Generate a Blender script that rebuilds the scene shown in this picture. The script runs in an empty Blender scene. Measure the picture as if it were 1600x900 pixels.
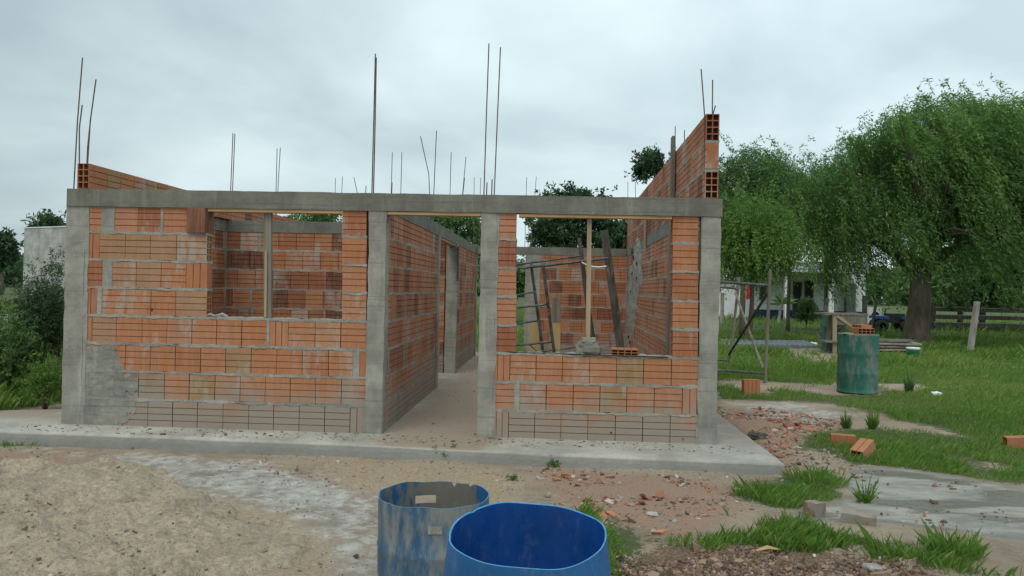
import bpy, math, random
import numpy as np
from mathutils import Matrix, Vector
rnd = random.Random(7)
RS = np.random.RandomState(11)
S = bpy.context.scene
COL = S.collection

# ------------------------------------------------------------------ camera
CAM = np.array([4.784, -7.556, 1.430]); YAW, PITCH, ROLL = -0.0503, 0.00156, 0.0217; FPX = 1230.0
_f = np.array([math.sin(YAW) * math.cos(PITCH), math.cos(YAW) * math.cos(PITCH), math.sin(PITCH)])
_r0 = np.array([math.cos(YAW), -math.sin(YAW), 0.0]); _u0 = np.cross(_r0, _f)
_r = _r0 * math.cos(ROLL) + _u0 * math.sin(ROLL); _u = -_r0 * math.sin(ROLL) + _u0 * math.cos(ROLL)
def unp(px, py, axis, val):
    """a measured point of the photograph -> the real point on the plane axis=val"""
    d = _f + _r * (px - 800) / FPX - _u * (py - 450) / FPX
    t = (val - CAM[axis]) / d[axis]
    return CAM + d * t
def G(px, py, z=-0.1): return unp(px, py, 2, z)
def Y(px, py, y): return unp(px, py, 1, y)
def X(px, py, x): return unp(px, py, 0, x)

cam = bpy.data.cameras.new('camera'); co = bpy.data.objects.new('camera', cam); COL.objects.link(co)
M4 = Matrix(((_r[0], _u[0], -_f[0], CAM[0]), (_r[1], _u[1], -_f[1], CAM[1]), (_r[2], _u[2], -_f[2], CAM[2]), (0, 0, 0, 1)))
co.matrix_world = M4
cam.sensor_width = 36; cam.lens = FPX / 1600 * 36; cam.clip_end = 2000; cam.clip_start = 0.05
S.camera = co

# ------------------------------------------------------------------ noise
def _h(i, j, k, s):
    with np.errstate(over='ignore'):
        n = (i.astype(np.int64) * 374761393 + j.astype(np.int64) * 668265263 + k.astype(np.int64) * 1274126177 + s * 974711) & 0xffffffff
        n = ((n ^ (n >> 13)) * 1103515245) & 0xffffffff
        n = ((n ^ (n >> 16)) * 69069 + 12345) & 0xffffffff
    return ((n ^ (n >> 15)) & 0xffffff) / float(0xffffff)
def vn(P, s=0):
    P = np.asarray(P, float); i = np.floor(P); f = P - i; f = f * f * (3 - 2 * f); i = i.astype(np.int64)
    x, y, z = i[..., 0], i[..., 1], i[..., 2]; r = 0
    for a in (0, 1):
        for b in (0, 1):
            for c in (0, 1):
                w = (f[..., 0] if a else 1 - f[..., 0]) * (f[..., 1] if b else 1 - f[..., 1]) * (f[..., 2] if c else 1 - f[..., 2])
                r = r + w * _h(x + a, y + b, z + c, s)
    return r
def fbm(P, s=0, o=4):
    P = np.asarray(P, float); r = 0; a = 0.5; t = 0
    for k in range(o):
        r = r + a * vn(P * (2 ** k) + 17.3 * k, s + k); t += a; a *= 0.5
    return r / t
def xy0(x, y, sc=1.0): return np.stack([np.asarray(x) * sc, np.asarray(y) * sc, np.zeros_like(np.asarray(x, float))], -1)
def sst(a, b, x):
    t = np.clip((x - a) / (b - a), 0, 1); return t * t * (3 - 2 * t)

# ------------------------------------------------------------------ mesh helpers
class MB:
    def __init__(s): s.v = []; s.f = []; s.t = []
    def add(s, V, F, tint=(0.5, 0.5, 0.5)):
        b = len(s.v); V = [tuple(map(float, p)) for p in V]; s.v += V
        s.f += [tuple(b + i for i in f) for f in F]
        s.t += [tuple(tint)] * len(V)
    def build(s, name, mat, parent=None, smooth=False):
        me = bpy.data.meshes.new(name); me.from_pydata(s.v, [], s.f); me.materials.append(mat)
        a = me.color_attributes.new('tint', 'FLOAT_COLOR', 'POINT')
        T = np.ones((len(s.v), 4), np.float32); T[:, :3] = np.array(s.t, np.float32); a.data.foreach_set('color', T.ravel())
        if smooth: me.polygons.foreach_set('use_smooth', [True] * len(me.polygons))
        me.update()
        o = bpy.data.objects.new(name, me); COL.objects.link(o); o.parent = parent
        return o
def fast_mesh(name, V, nper, mat, tint, parent=None):
    """V: (N*nper,3) loose polygons of nper corners"""
    N = len(V) // nper; me = bpy.data.meshes.new(name)
    me.vertices.add(len(V)); me.vertices.foreach_set('co', V.astype(np.float32).ravel())
    me.loops.add(len(V)); me.loops.foreach_set('vertex_index', np.arange(len(V), dtype=np.int32))
    me.polygons.add(N); me.polygons.foreach_set('loop_start', np.arange(0, len(V), nper, dtype=np.int32))
    me.polygons.foreach_set('loop_total', np.full(N, nper, np.int32))
    me.update(calc_edges=True); me.materials.append(mat)
    a = me.color_attributes.new('tint', 'FLOAT_COLOR', 'POINT')
    T = np.ones((len(V), 4), np.float32); T[:, :3] = tint; a.data.foreach_set('color', T.ravel())
    o = bpy.data.objects.new(name, me); COL.objects.link(o); o.parent = parent
    return o
BOXF = [(0, 3, 2, 1), (4, 5, 6, 7), (0, 1, 5, 4), (1, 2, 6, 5), (2, 3, 7, 6), (3, 0, 4, 7)]
def box(mb, c, s, rot=None, tint=(.5, .5, .5)):
    V = [Vector((sx * s[0] / 2, sy * s[1] / 2, sz * s[2] / 2)) for sz in (-1, 1) for sx, sy in ((-1, -1), (1, -1), (1, 1), (-1, 1))]
    if rot is not None: V = [rot @ v for v in V]
    mb.add([(v.x + c[0], v.y + c[1], v.z + c[2]) for v in V], BOXF, tint)
def rbox(mb, lo, hi, seg=0.06, amp=0.004, sc=6.0, seed=0, tint=(.5, .5, .5), skip=()):
    """a box with finely divided, slightly uneven faces"""
    lo = np.array(lo, float); hi = np.array(hi, float)
    for ax in range(3):
        a, b = [i for i in range(3) if i != ax]
        na = max(1, int(min(90, (hi[a] - lo[a]) / seg))); nb = max(1, int(min(90, (hi[b] - lo[b]) / seg)))
        A = np.linspace(lo[a], hi[a], na + 1); B = np.linspace(lo[b], hi[b], nb + 1)
        for side in (0, 1):
            if (ax, side) in skip: continue
            P = np.zeros((na + 1, nb + 1, 3)); P[..., a] = A[:, None]; P[..., b] = B[None, :]; P[..., ax] = hi[ax] if side else lo[ax]
            D = np.stack([fbm(P * sc + 31 * q, seed + 5 * q, 3) - .5 + .45 * (fbm(P * sc * 4.3 + 7 * q, seed + q, 2) - .5) for q in range(3)], -1) * 2 * amp
            P = (P + D).reshape(-1, 3); F = []
            flip = (side == 1) ^ (ax == 1)
            for i in range(na):
                for j in range(nb):
                    q = (i * (nb + 1) + j, (i + 1) * (nb + 1) + j, (i + 1) * (nb + 1) + j + 1, i * (nb + 1) + j + 1)
                    F.append(q if flip else q[::-1])
            mb.add(P, F, tint)
def tube(mb, pts, rad, n=7, tint=(.5, .5, .5), cap=True, jit=0.0):
    pts = [Vector(p) for p in pts]; rad = rad if isinstance(rad, (list, tuple)) else [rad] * len(pts)
    V = []; F = []
    for i, p in enumerate(pts):
        d = (pts[min(i + 1, len(pts) - 1)] - pts[max(i - 1, 0)]).normalized()
        up = Vector((0, 0, 1)) if abs(d.z) < .9 else Vector((1, 0, 0))
        a = d.cross(up).normalized(); b = d.cross(a)
        for k in range(n):
            t = 2 * math.pi * k / n; r = rad[i] * (1 + jit * (rnd.random() - .5))
            V.append(p + (a * math.cos(t) + b * math.sin(t)) * r)
    for i in range(len(pts) - 1):
        for k in range(n):
            F.append((i * n + k, i * n + (k + 1) % n, (i + 1) * n + (k + 1) % n, (i + 1) * n + k))
    if cap: F.append(tuple(range(n - 1, -1, -1))); F.append(tuple((len(pts) - 1) * n + k for k in range(n)))
    mb.add(V, F, tint)
def plank(mb, p0, p1, w, t, face=(0, -1, 0), tint=(.5, .5, .5)):
    p0, p1 = Vector(p0), Vector(p1); d = (p1 - p0).normalized(); fz = Vector(face)
    a = d.cross(fz).normalized(); b = a.cross(d).normalized()
    V = [];
    for p in (p0, p1):
        for sa, sb in ((-1, -1), (1, -1), (1, 1), (-1, 1)): V.append(p + a * sa * w / 2 + b * sb * t / 2)
    mb.add(V, BOXF, tint)
def blob(mb, c, r, amp=.3, sc=2.2, seed=0, n=18, flat=None):
    V = []; F = []
    for i in range(n // 2 + 1):
        for k in range(n):
            a = math.pi * i / (n // 2); t = 2 * math.pi * k / n; V.append((math.sin(a) * math.cos(t), math.sin(a) * math.sin(t), math.cos(a)))
    V = np.array(V); q = np.sign(V) * np.abs(V) ** .72; d = 1 + amp * 2 * (fbm(q * sc + seed * 3.3, seed, 4) - .5)[:, None]; P = q * d * np.array(r) + np.array(c)
    if flat is not None: P[:, 2] = np.maximum(P[:, 2], flat)
    for i in range(n // 2):
        for k in range(n): F.append((i * n + k, (i + 1) * n + k, (i + 1) * n + (k + 1) % n, i * n + (k + 1) % n))
    mb.add(P, F)
def tag(o, label=None, cat=None, group=None, kind=None):
    if label: o['label'] = label
    if cat: o['category'] = cat
    if group: o['group'] = group
    if kind: o['kind'] = kind
    return o
def empty(name, loc=(0, 0, 0)):
    o = bpy.data.objects.new(name, None); COL.objects.link(o); o.location = tuple(map(float, loc)); o.empty_display_size = .2
    return o
def adopt(o, root):
    """world-space mesh -> child of a root Empty standing elsewhere"""
    o.parent = root; o.matrix_parent_inverse = Matrix.Translation(root.location).inverted(); return o

# ------------------------------------------------------------------ materials
class NT:
    def __init__(s, name):
        s.m = bpy.data.materials.new(name); s.m.use_nodes = True; s.t = s.m.node_tree; s.t.nodes.clear()
        s.out = s.n('ShaderNodeOutputMaterial'); s._tc = None
    def n(s, ty, **k):
        nd = s.t.nodes.new(ty)
        for a, b in k.items(): setattr(nd, a, b)
        return nd
    def l(s, a, b): s.t.links.new(a, b)
    def _in(s, sock, v):
        if isinstance(v, bpy.types.NodeSocket): s.l(v, sock)
        elif isinstance(v, (tuple, list)): sock.default_value = tuple(v) + ((1.0,) if len(v) == 3 and sock.type == 'RGBA' else ())
        else: sock.default_value = v
    def obj(s):
        if s._tc is None: s._tc = s.n('ShaderNodeTexCoord')
        return s._tc.outputs['Object']
    def noise(s, scale, detail=5, rough=.6, vec=None, stretch=None, out='Fac', dist=0.0):
        v = vec or s.obj()
        if stretch:
            mp = s.n('ShaderNodeMapping'); s.l(v, mp.inputs[0]); mp.inputs['Scale'].default_value = stretch; v = mp.outputs[0]
        nd = s.n('ShaderNodeTexNoise'); s.l(v, nd.inputs['Vector']); nd.inputs['Scale'].default_value = scale
        nd.inputs['Detail'].default_value = detail; nd.inputs['Roughness'].default_value = rough; nd.inputs['Distortion'].default_value = dist
        return nd.outputs[out]
    def voro(s, scale, out='Distance', feature='F1', vec=None):
        nd = s.n('ShaderNodeTexVoronoi', feature=feature); s.l(vec or s.obj(), nd.inputs['Vector']); nd.inputs['Scale'].default_value = scale
        return nd.outputs[out]
    def rng(s, x, a, b, c=0.0, d=1.0, smooth=True):
        nd = s.n('ShaderNodeMapRange', interpolation_type='SMOOTHSTEP' if smooth else 'LINEAR'); s._in(nd.inputs[0], x)
        for i, v in zip((1, 2, 3, 4), (a, b, c, d)): nd.inputs[i].default_value = v
        return nd.outputs[0]
    def ma(s, op, a, b=0.0, c=None):
        nd = s.n('ShaderNodeMath', operation=op); s._in(nd.inputs[0], a); s._in(nd.inputs[1], b)
        if c is not None: s._in(nd.inputs[2], c)
        return nd.outputs[0]
    def mix(s, f, a, b, mode='MIX'):
        nd = s.n('ShaderNodeMix', data_type='RGBA', blend_type=mode); s._in(nd.inputs[0], f); s._in(nd.inputs[6], a); s._in(nd.inputs[7], b)
        return nd.outputs[2]
    def ramp(s, x, stops):
        nd = s.n('ShaderNodeValToRGB'); s._in(nd.inputs[0], x); e = nd.color_ramp.elements
        while len(e) < len(stops): e.new(0.5)
        for q, (p, c) in zip(e, stops): q.position = p; q.color = tuple(c) + (1,)
        return nd.outputs[0]
    def attr(s, name='tint'):
        nd = s.n('ShaderNodeAttribute'); nd.attribute_name = name; return nd.outputs['Color']
    def sep(s, c):
        nd = s.n('ShaderNodeSeparateXYZ'); s.l(c, nd.inputs[0]); return nd.outputs
    def done(s, color, rough=.8, bump=None, bstr=.3, bdist=.01, metal=0.0, spec=.4, trans=None):
        p = s.n('ShaderNodeBsdfPrincipled'); s._in(p.inputs['Base Color'], color); s._in(p.inputs['Roughness'], rough)
        p.inputs['Metallic'].default_value = metal; p.inputs['Specular IOR Level'].default_value = spec
        if bump is not None:
            b = s.n('ShaderNodeBump'); b.inputs['Strength'].default_value = bstr; b.inputs['Distance'].default_value = bdist
            s.l(bump, b.inputs['Height']); s.l(b.outputs[0], p.inputs['Normal'])
        sh = p.outputs[0]
        if trans:
            t = s.n('ShaderNodeBsdfTranslucent'); s._in(t.inputs[0], color); mx = s.n('ShaderNodeMixShader'); mx.inputs[0].default_value = trans
            s.l(p.outputs[0], mx.inputs[1]); s.l(t.outputs[0], mx.inputs[2]); sh = mx.outputs[0]
        s.l(sh, s.out.inputs[0]); return s.m

CEM = (.29, .30, .275)
def m_brick(house=True):
    t = NT('hollow_brick' if house else 'loose_hollow_brick'); a = t.sep(t.attr()); o = t.sep(t.obj())
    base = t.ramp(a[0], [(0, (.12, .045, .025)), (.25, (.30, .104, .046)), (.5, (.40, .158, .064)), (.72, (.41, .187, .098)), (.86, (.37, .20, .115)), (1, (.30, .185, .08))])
    n1 = t.noise(5, 5); base = t.mix(t.rng(n1, .35, .7, 0, .35), base, (.24, .09, .045))
    n1b = t.noise(9, 4, vec=None, stretch=(1, 1, .25)); base = t.mix(t.rng(n1b, .5, .75, 0, .4), base, (.42, .22, .15))
    fine = t.noise(60, 3, stretch=(1, 1, .06)); base = t.mix(t.rng(fine, .4, .7, 0, .22), base, (.46, .30, .22))
    # cement smears and drips with their own shapes
    sm = t.noise(3.6, 8, .78, stretch=(1, 1, .6)); dr = t.noise(13, 4, .6, stretch=(1, 1, .08))
    k = t.ma('ADD', t.ma('MULTIPLY', sm, 1.0), t.ma('MULTIPLY', dr, .35)); k = t.ma('ADD', k, t.ma('MULTIPLY', a[1], .22))
    base = t.mix(t.rng(k, .85, .99, 0, .6), base, (.36, .345, .31))
    if not house: return t.done(base, .9, t.noise(45, 4), .5, .004)
    # splashed cement dust near the foot of the wall
    z = o[2]; nz = t.noise(4.5, 5); dz = t.ma('SUBTRACT', t.ma('ADD', t.ma('MULTIPLY', nz, .75), t.ma('MULTIPLY', a[2], .25)), z)
    base = t.mix(t.rng(dz, -.04, .36, 0, .85), base, (.275, .240, .20))
    # the rendered patch low at the left corner of the facade
    dx = t.ma('DIVIDE', t.ma('SUBTRACT', o[0], .05), .62); dd = t.ma('DIVIDE', t.ma('SUBTRACT', z, .38), .44)
    r = t.ma('ADD', t.ma('MULTIPLY', dx, dx), t.ma('MULTIPLY', dd, dd)); r = t.ma('ADD', r, t.ma('MULTIPLY', t.noise(6, 9, .8), 1.5))
    inp = t.ma('MULTIPLY', t.rng(r, 1.6, 1.52, 1, 0) if False else t.ma('SUBTRACT', 1.0, t.rng(r, 1.60, 1.70)), t.ma('LESS_THAN', o[1], .2))
    base = t.mix(inp, base, t.mix(t.rng(t.noise(9, 7, .75), .35, .65), (.19, .19, .16), (.31, .305, .265)))
    b = t.ma('ADD', t.ma('MULTIPLY', fine, .5), t.noise(45, 4))
    return t.done(base, .88, b, .5, .004)
def m_cem(name, c, var=.3, bs=.5, sand=False):
    t = NT(name); o = t.obj(); n = t.noise(2.2, 7, .68); n2 = t.noise(18, 5, .7); n3 = t.noise(90, 3)
    c0 = tuple(x * (1 - var) for x in c); c1 = tuple(min(.9, x * (1 + var)) for x in c)
    base = t.mix(t.rng(n, .3, .7), c0, c1); base = t.mix(t.rng(n2, .35, .75, 0, .35), base, tuple(x * .75 for x in c))
    line = t.noise(7, 4, .6, stretch=(.25, .25, 6)); base = t.mix(t.rng(line, .5, .7, 0, .25), base, c1)
    bl_ = t.noise(5, 3, .5, stretch=(.12, .12, 9)); base = t.mix(t.rng(bl_, .60, .635, 0, .4), base, tuple(x * .5 for x in c))
    dp = t.noise(11, 5, .65, stretch=(1, 1, .07)); base = t.mix(t.rng(dp, .56, .68, 0, .35), base, tuple(min(.8, x * 1.7) for x in c))
    st = t.noise(3.0, 6, .7, stretch=(2.2, 2.2, .35)); base = t.mix(t.rng(st, .52, .68, 0, .45), base, tuple(x * .55 for x in c)); base = t.mix(t.rng(st, .42, .30, 0, .4), base, tuple(min(.8, x * 1.6) for x in c))
    pit = t.voro(30); base = t.mix(t.rng(pit, .0, .09, .35, 0), base, (.06, .06, .055))
    b = t.ma('ADD', t.ma('MULTIPLY', n2, 1.0), t.ma('MULTIPLY', n3, .4))
    return t.done(base, .9, b, bs, .01)
def m_slab():
    t = NT('foundation_concrete'); o = t.sep(t.obj()); n = t.noise(1.6, 8, .7); n2 = t.noise(12, 6, .7); sp = t.voro(26)
    base = t.mix(t.rng(n, .3, .7), (.25, .24, .205), (.46, .44, .385)); base = t.mix(t.rng(n2, .4, .75, 0, .4), base, (.25, .24, .21))
    # sand trodden in along the hall and the doorway
    cx = t.ma('ABSOLUTE', t.ma('SUBTRACT', o[0], 3.75)); s_ = t.ma('SUBTRACT', t.ma('ADD', .62, t.ma('MULTIPLY', t.noise(1.7, 6, .65), .95)), cx)
    s2 = t.rng(s_, .30, .75); s2 = t.ma('MAXIMUM', s2, t.ma('MULTIPLY', t.rng(o[1], -.1, .5), t.rng(t.noise(1.2, 5), .35, .55, 0, .8)))
    sand = t.mix(t.noise(25, 5, .7), (.19, .15, .11), (.33, .265, .20)); top = t.rng(o[2], -.02, -.004)
    base = t.mix(t.ma('MULTIPLY', s2, top), base, sand)
    # damp grey stretch of the slab beside the right corner
    w = t.ma('MULTIPLY', t.rng(o[0], 5.9, 6.6), t.rng(t.noise(2, 5), .3, .6)); base = t.mix(t.ma('MULTIPLY', w, .5), base, (.20, .205, .19))
    base = t.mix(t.rng(sp, 0, .1, .7, 0), base, (.09, .07, .055))
    ed = t.ma('SUBTRACT', 1.0, t.rng(o[2], -.035, -.01)); base = t.mix(t.ma('MULTIPLY', ed, .6), base, (.22, .225, .21))
    b = t.ma('ADD', n2, t.ma('MULTIPLY', t.noise(70, 4), .5))
    return t.done(base, .9, b, .6, .015)
def m_simple(name, c, rough=.7, var=.25, sc=8, bs=.3, stretch=None, metal=0.0, c2=None, thr=(.5, .7), spec=.4, tint=0.0):
    t = NT(name); n = t.noise(sc, 6, .65, stretch=stretch)
    base = t.mix(t.rng(n, .3, .7), tuple(x * (1 - var) for x in c), tuple(min(.95, x * (1 + var)) for x in c))
    if c2: base = t.mix(t.rng(t.noise(sc * .6, 7, .7, stretch=stretch), thr[0], thr[1]), base, c2)
    if tint:
        a = t.sep(t.attr()); base = t.mix(t.rng(a[0], 0, 1, 0, tint, False), base, (.05, .04, .03))
    return t.done(base, rough, t.noise(sc * 4, 4, .6, stretch=stretch), bs, .005, metal, spec)
def m_leaf(name, c0, c1, c2, trans=.35):
    t = NT(name); a = t.sep(t.attr()); base = t.ramp(a[0], [(0, c0), (.55, c1), (1, c2)])
    return t.done(base, .62, None, trans=trans, spec=.25)
def m_ground():
    t = NT('ground_soil'); a = t.sep(t.attr('m1')); b2 = t.sep(t.attr('m2'))
    n = t.noise(1.1, 8, .7); m = t.noise(9, 7, .72); f = t.noise(48, 5, .7); br = t.ma('ADD', t.ma('MULTIPLY', m, .55), t.ma('MULTIPLY', f, .45))
    def cov(x, soft=.12):
        k = t.ma('SUBTRACT', t.ma('ADD', x, t.ma('MULTIPLY', t.ma('SUBTRACT', br, .5), 2.2)), .5); return t.rng(k, -soft, soft)
    soil = t.mix(t.rng(n, .3, .7), (.22, .17, .12), (.40, .315, .23)); soil = t.mix(t.rng(m, .4, .7, 0, .6), soil, (.36, .30, .23))
    soil = t.mix(t.rng(f, .55, .72, 0, .6), soil, (.13, .10, .07))
    sand = t.mix(t.rng(f, .3, .7), (.28, .21, .135), (.46, .36, .25))
    cem = t.mix(t.rng(m, .3, .7), (.28, .27, .24), (.56, .54, .49)); cem = t.mix(t.rng(t.noise(2.7, 8, .75), .48, .62, 0, .75), cem, (.21, .17, .13)); grav = t.mix(t.rng(t.noise(70, 4), .35, .65), (.085, .052, .032), (.26, .17, .115))
    red = t.mix(t.rng(t.noise(55, 4), .4, .6), (.31, .245, .18), (.33, .185, .125)); gr = t.mix(t.rng(f, .3, .7), (.035, .05, .015), (.085, .12, .03)); gr = t.mix(t.rng(m, .5, .7, 0, .6), gr, (.13, .10, .06))
    wet = t.mix(t.rng(t.noise(3.5, 6, stretch=(1, 2.2, 1)), .35, .65), (.175, .17, .145), (.29, .285, .25))
    c = t.mix(cov(b2[0]), soil, sand); c = t.mix(cov(a[2]), c, red); c = t.mix(cov(b2[2]), c, grav); c = t.mix(cov(a[1], .2), c, cem); c = t.mix(cov(b2[1], .1), c, wet); c = t.mix(cov(a[0]), c, gr)
    wl = t.rng(b2[1], .55, .8); pud = t.ma('MULTIPLY', wl, t.rng(t.noise(1.6, 3, .5, stretch=(.7, 1.6, 1)), .50, .56))
    c = t.mix(t.ma('MULTIPLY', pud, .75), c, (.125, .115, .085))
    rough = t.ma('SUBTRACT', .93, t.ma('MULTIPLY', wl, .18)); rough = t.ma('SUBTRACT', rough, t.ma('MULTIPLY', pud, .58))
    bm = t.ma('MULTIPLY', t.ma('ADD', m, t.ma('MULTIPLY', f, .6)), t.ma('SUBTRACT', 1.0, t.ma('MULTIPLY', wl, .8)))
    c = t.mix(t.rng(t.noise(27, 6, .8), .60, .70, 0, .55), c, (.09, .07, .05)); return t.done(c, rough, bm, .9, .04)
def m_blue(name, c, mud, amt, thr=(.5, .56), low=0.0):
    t = NT(name); o = t.sep(t.obj()); n = t.noise(4.5, 7, .72, stretch=(1, 1, .45)); d = t.noise(24, 5, .7, stretch=(1, 1, .25))
    k = t.ma('ADD', t.ma('MULTIPLY', n, .65), t.ma('MULTIPLY', d, .35)); k = t.ma('ADD', k, t.ma('MULTIPLY', t.rng(o[2], .45, .15), low)); base = t.mix(t.rng(t.noise(2, 4), .3, .7), tuple(x * .8 for x in c), tuple(x * 1.25 for x in c))
    base = t.mix(t.rng(k, thr[0], thr[1], 0, amt), base, mud); base = t.mix(t.rng(t.noise(16, 6, .75, stretch=(1, 1, .5)), .52, .75, 0, .18), base, (.30, .34, .34))
    return t.done(base, t.rng(k, .45, .6, .45, .9), t.ma('ADD', k, t.ma('MULTIPLY', d, .5)), .35, .01, 0, .35)

MAT = dict(
    brick=m_brick(), loosebrick=m_brick(False), mortar=m_cem('mortar', (.285, .275, .24), .3, .9), column=m_cem('column_concrete', (.27, .26, .22), .35), beam=m_cem('beam_concrete', (.165, .16, .13), .3),
    slab=m_slab(), ground=m_ground(), dark=m_simple('hole_shadow_clay', (.12, .045, .025), .95, .3),
    wood=m_simple('pale_timber', (.31, .235, .15), .75, .22, 6, .3, (1, 1, .1)), lintel=m_simple('lintel_pine', (.42, .26, .12), .7, .2, 5, .3, (.15, 3, 3), c2=(.30, .21, .12), thr=(.55, .7)),
    oldwood=m_simple('weathered_timber', (.165, .145, .115), .85, .35, 9, .5, (1, 1, .1)), darkwood=m_simple('dark_mouldy_timber', (.075, .065, .055), .85, .5, 14, .5, (1, 1, .25), c2=(.20, .18, .16), thr=(.58, .68)),
    rebar=m_simple('rusty_rebar', (.13, .085, .065), .75, .4, 30, .4, metal=.35), tube=m_simple('painted_tube', (.075, .085, .08), .6, .5, 14, .3, metal=.3, c2=(.24, .22, .19), thr=(.56, .66)),
    bark=m_simple('bark', (.12, .095, .07), .95, .45, 7, 1.0, (1, 1, .2)), greybark=m_simple('grey_bark', (.26, .24, .21), .95, .4, 6, .8, (1, 1, .25)),
    white=m_simple('white_paint', (.70, .71, .70), .8, .1, 2, .2, c2=(.52, .53, .52), thr=(.5, .8)), navy=m_simple('navy_plinth', (.03, .05, .09), .8, .2, 3), greyroof=m_simple('grey_roof', (.42, .45, .47), .7, .12, 3, .2),
    glass=m_simple('dark_window', (.02, .024, .028), .2, .3, 2, .05, spec=.6), black=m_simple('black_rubber', (.03, .03, .03), .8, .3, 10), zinc=m_simple('zinc_sheet', (.20, .225, .24), .5, .2, 3, .2, metal=.5),
    render=m_cem('old_render', (.40, .39, .36), .3, .5), block=m_cem('cement_block', (.36, .35, .32), .25, .6), plastic=m_simple('white_plastic', (.72, .74, .73), .5, .12, 20, .2),
    red=m_simple('red_cloth', (.38, .03, .03), .9), bluepaint=m_simple('blue_body_paint', (.02, .09, .25), .4, .2, 5), yellowwood=m_simple('fresh_pine_board', (.42, .29, .13), .7, .15, 6, .2, (1, 1, .12), c2=(.40, .26, .12), thr=(.6, .7)),
    blue=m_blue('blue_drum_plastic', (.012, .095, .25), (.17, .19, .18), .55, (.52, .68)), bluein=m_blue('blue_drum_inside', (.005, .065, .27), (.06, .062, .05), .85, (.56, .72), .16),
    bluedirty=m_blue('cement_caked_blue_plastic', (.03, .10, .19), (.24, .235, .20), .85, (.42, .60)), bluecaked=m_blue('caked_drum_inside', (.012, .085, .21), (.15, .135, .10), .93, (.43, .50)),
    green=m_blue('green_drum_paint', (.025, .125, .095), (.19, .20, .17), .85, (.46, .62)),
    willow=m_leaf('willow_leaf', (.058, .135, .034), (.13, .25, .062), (.27, .40, .12), .48), lime=m_leaf('light_green_leaf', (.07, .145, .028), (.14, .255, .05), (.25, .38, .10), .45),
    darkleaf=m_leaf('dark_leaf', (.025, .055, .024), (.05, .10, .042), (.095, .155, .065), .3), midleaf=m_leaf('mid_leaf', (.055, .12, .038), (.12, .215, .066), (.21, .32, .11)),
    shrub=m_leaf('shrub_leaf', (.03, .07, .03), (.065, .12, .05), (.12, .18, .075)), grass=m_leaf('grass_blade', (.08, .165, .026), (.155, .285, .045), (.30, .33, .11), .45),
    rubble=None)
def m_rub():
    t = NT('rubble'); a = t.attr(); c = t.mix(t.rng(t.noise(20, 5), .45, .75, 0, .5), a, (.36, .33, .29)); return t.done(c, .92, t.noise(60, 4), .5, .004)
MAT['rubble'] = m_rub()
MAT['mudbrick'] = m_simple('muddy_brick', (.20, .085, .05), .9, .3, 9, .6, c2=(.24, .215, .175), thr=(.42, .52))

# ------------------------------------------------------------------ terrain and its kinds of soil
def gz(x, y):
    x = np.asarray(x, float); y = np.asarray(y, float)
    z = -0.115 + 0.085 * sst(-.5, 6, y) * sst(3.5, 8, x) + 0.02 * sst(9, 14, x)
    z = z - 0.03 * sst(-2, -5.5, y)
    z = z + 0.05 * sst(-0.2, -2.0, x) * sst(-1, 2, y)
    fade = sst(120, 12, np.hypot(x - 4, y))
    z = z + (fbm(xy0(x, y, .45), 3, 3) - .5) * .05 * fade + (fbm(xy0(x, y, 2.6), 8, 4) - .5) * .035 * fade + (fbm(xy0(x, y, 11), 5, 3) - .5) * .014 * fade
    wet = poly(x, y, WET)
    z = z * (1 - wet * .8) + (-.118) * wet * .8
    under = sst(-.55, -.42, y) * sst(-.6, -.4, x) * sst(7.0, 6.85, x)
    return z - under * .05
def poly_from_px(pts, z=-.1): return [tuple(G(a, b, z)[:2]) for a, b in pts]
def poly(x, y, P, soft=.25):
    """1 inside, fading to 0 over soft metres outside"""
    x = np.asarray(x, float); y = np.asarray(y, float); inside = np.zeros(x.shape, bool); d = np.full(x.shape, 1e9)
    n = len(P)
    for i in range(n):
        x0, y0 = P[i]; x1, y1 = P[(i + 1) % n]
        c = ((y0 > y) != (y1 > y)); xi = (x1 - x0) * (y - y0) / ((y1 - y0) if y1 != y0 else 1e-9) + x0
        inside ^= c & (x < xi)
        L = (x1 - x0) ** 2 + (y1 - y0) ** 2; t = np.clip(((x - x0) * (x1 - x0) + (y - y0) * (y1 - y0)) / L, 0, 1)
        d = np.minimum(d, np.hypot(x - x0 - t * (x1 - x0), y - y0 - t * (y1 - y0)))
    return np.where(inside, .5 + .5 * np.clip(d / soft, 0, 1), .5 - .5 * np.clip(d / soft, 0, 1))
WET = poly_from_px([(1315, 742), (1350, 727), (1410, 730), (1500, 742), (1600, 762), (1700, 790), (1700, 860), (1600, 842), (1480, 826), (1380, 814), (1250, 812), (1225, 798), (1290, 786), (1330, 776)])
CEMZ = poly_from_px([(40, 702), (220, 706), (420, 722), (500, 742), (590, 770), (610, 800), (604, 1000), (560, 1000), (520, 860), (430, 800), (330, 775), (230, 750), (120, 722)])
CEMZ2 = poly_from_px([(1125, 630), (1230, 628), (1340, 650), (1300, 670), (1200, 655)], -.08)
SANDZ = [poly_from_px([(500, 716), (700, 722), (820, 745), (780, 790), (690, 760), (560, 765), (480, 745)]), poly_from_px([(-80, 760), (200, 745), (480, 810), (560, 900), (560, 1200), (-100, 1200)])]
REDZ = [poly_from_px([(1110, 640), (1200, 640), (1310, 658), (1290, 674), (1240, 688), (1245, 712), (1255, 728), (1225, 732), (1155, 668)], -.08), poly_from_px([(840, 730), (1000, 742), (1180, 758), (1150, 800), (1080, 835), (960, 820), (900, 790), (850, 760)]), poly_from_px([(-40, 705), (150, 702), (140, 722), (60, 735), (-40, 745)])]
GRAVZ = poly_from_px([(940, 1000), (965, 862), (1060, 845), (1200, 850), (1330, 868), (1460, 890), (1600, 920), (1700, 960), (1700, 1100), (900, 1200)])
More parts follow.
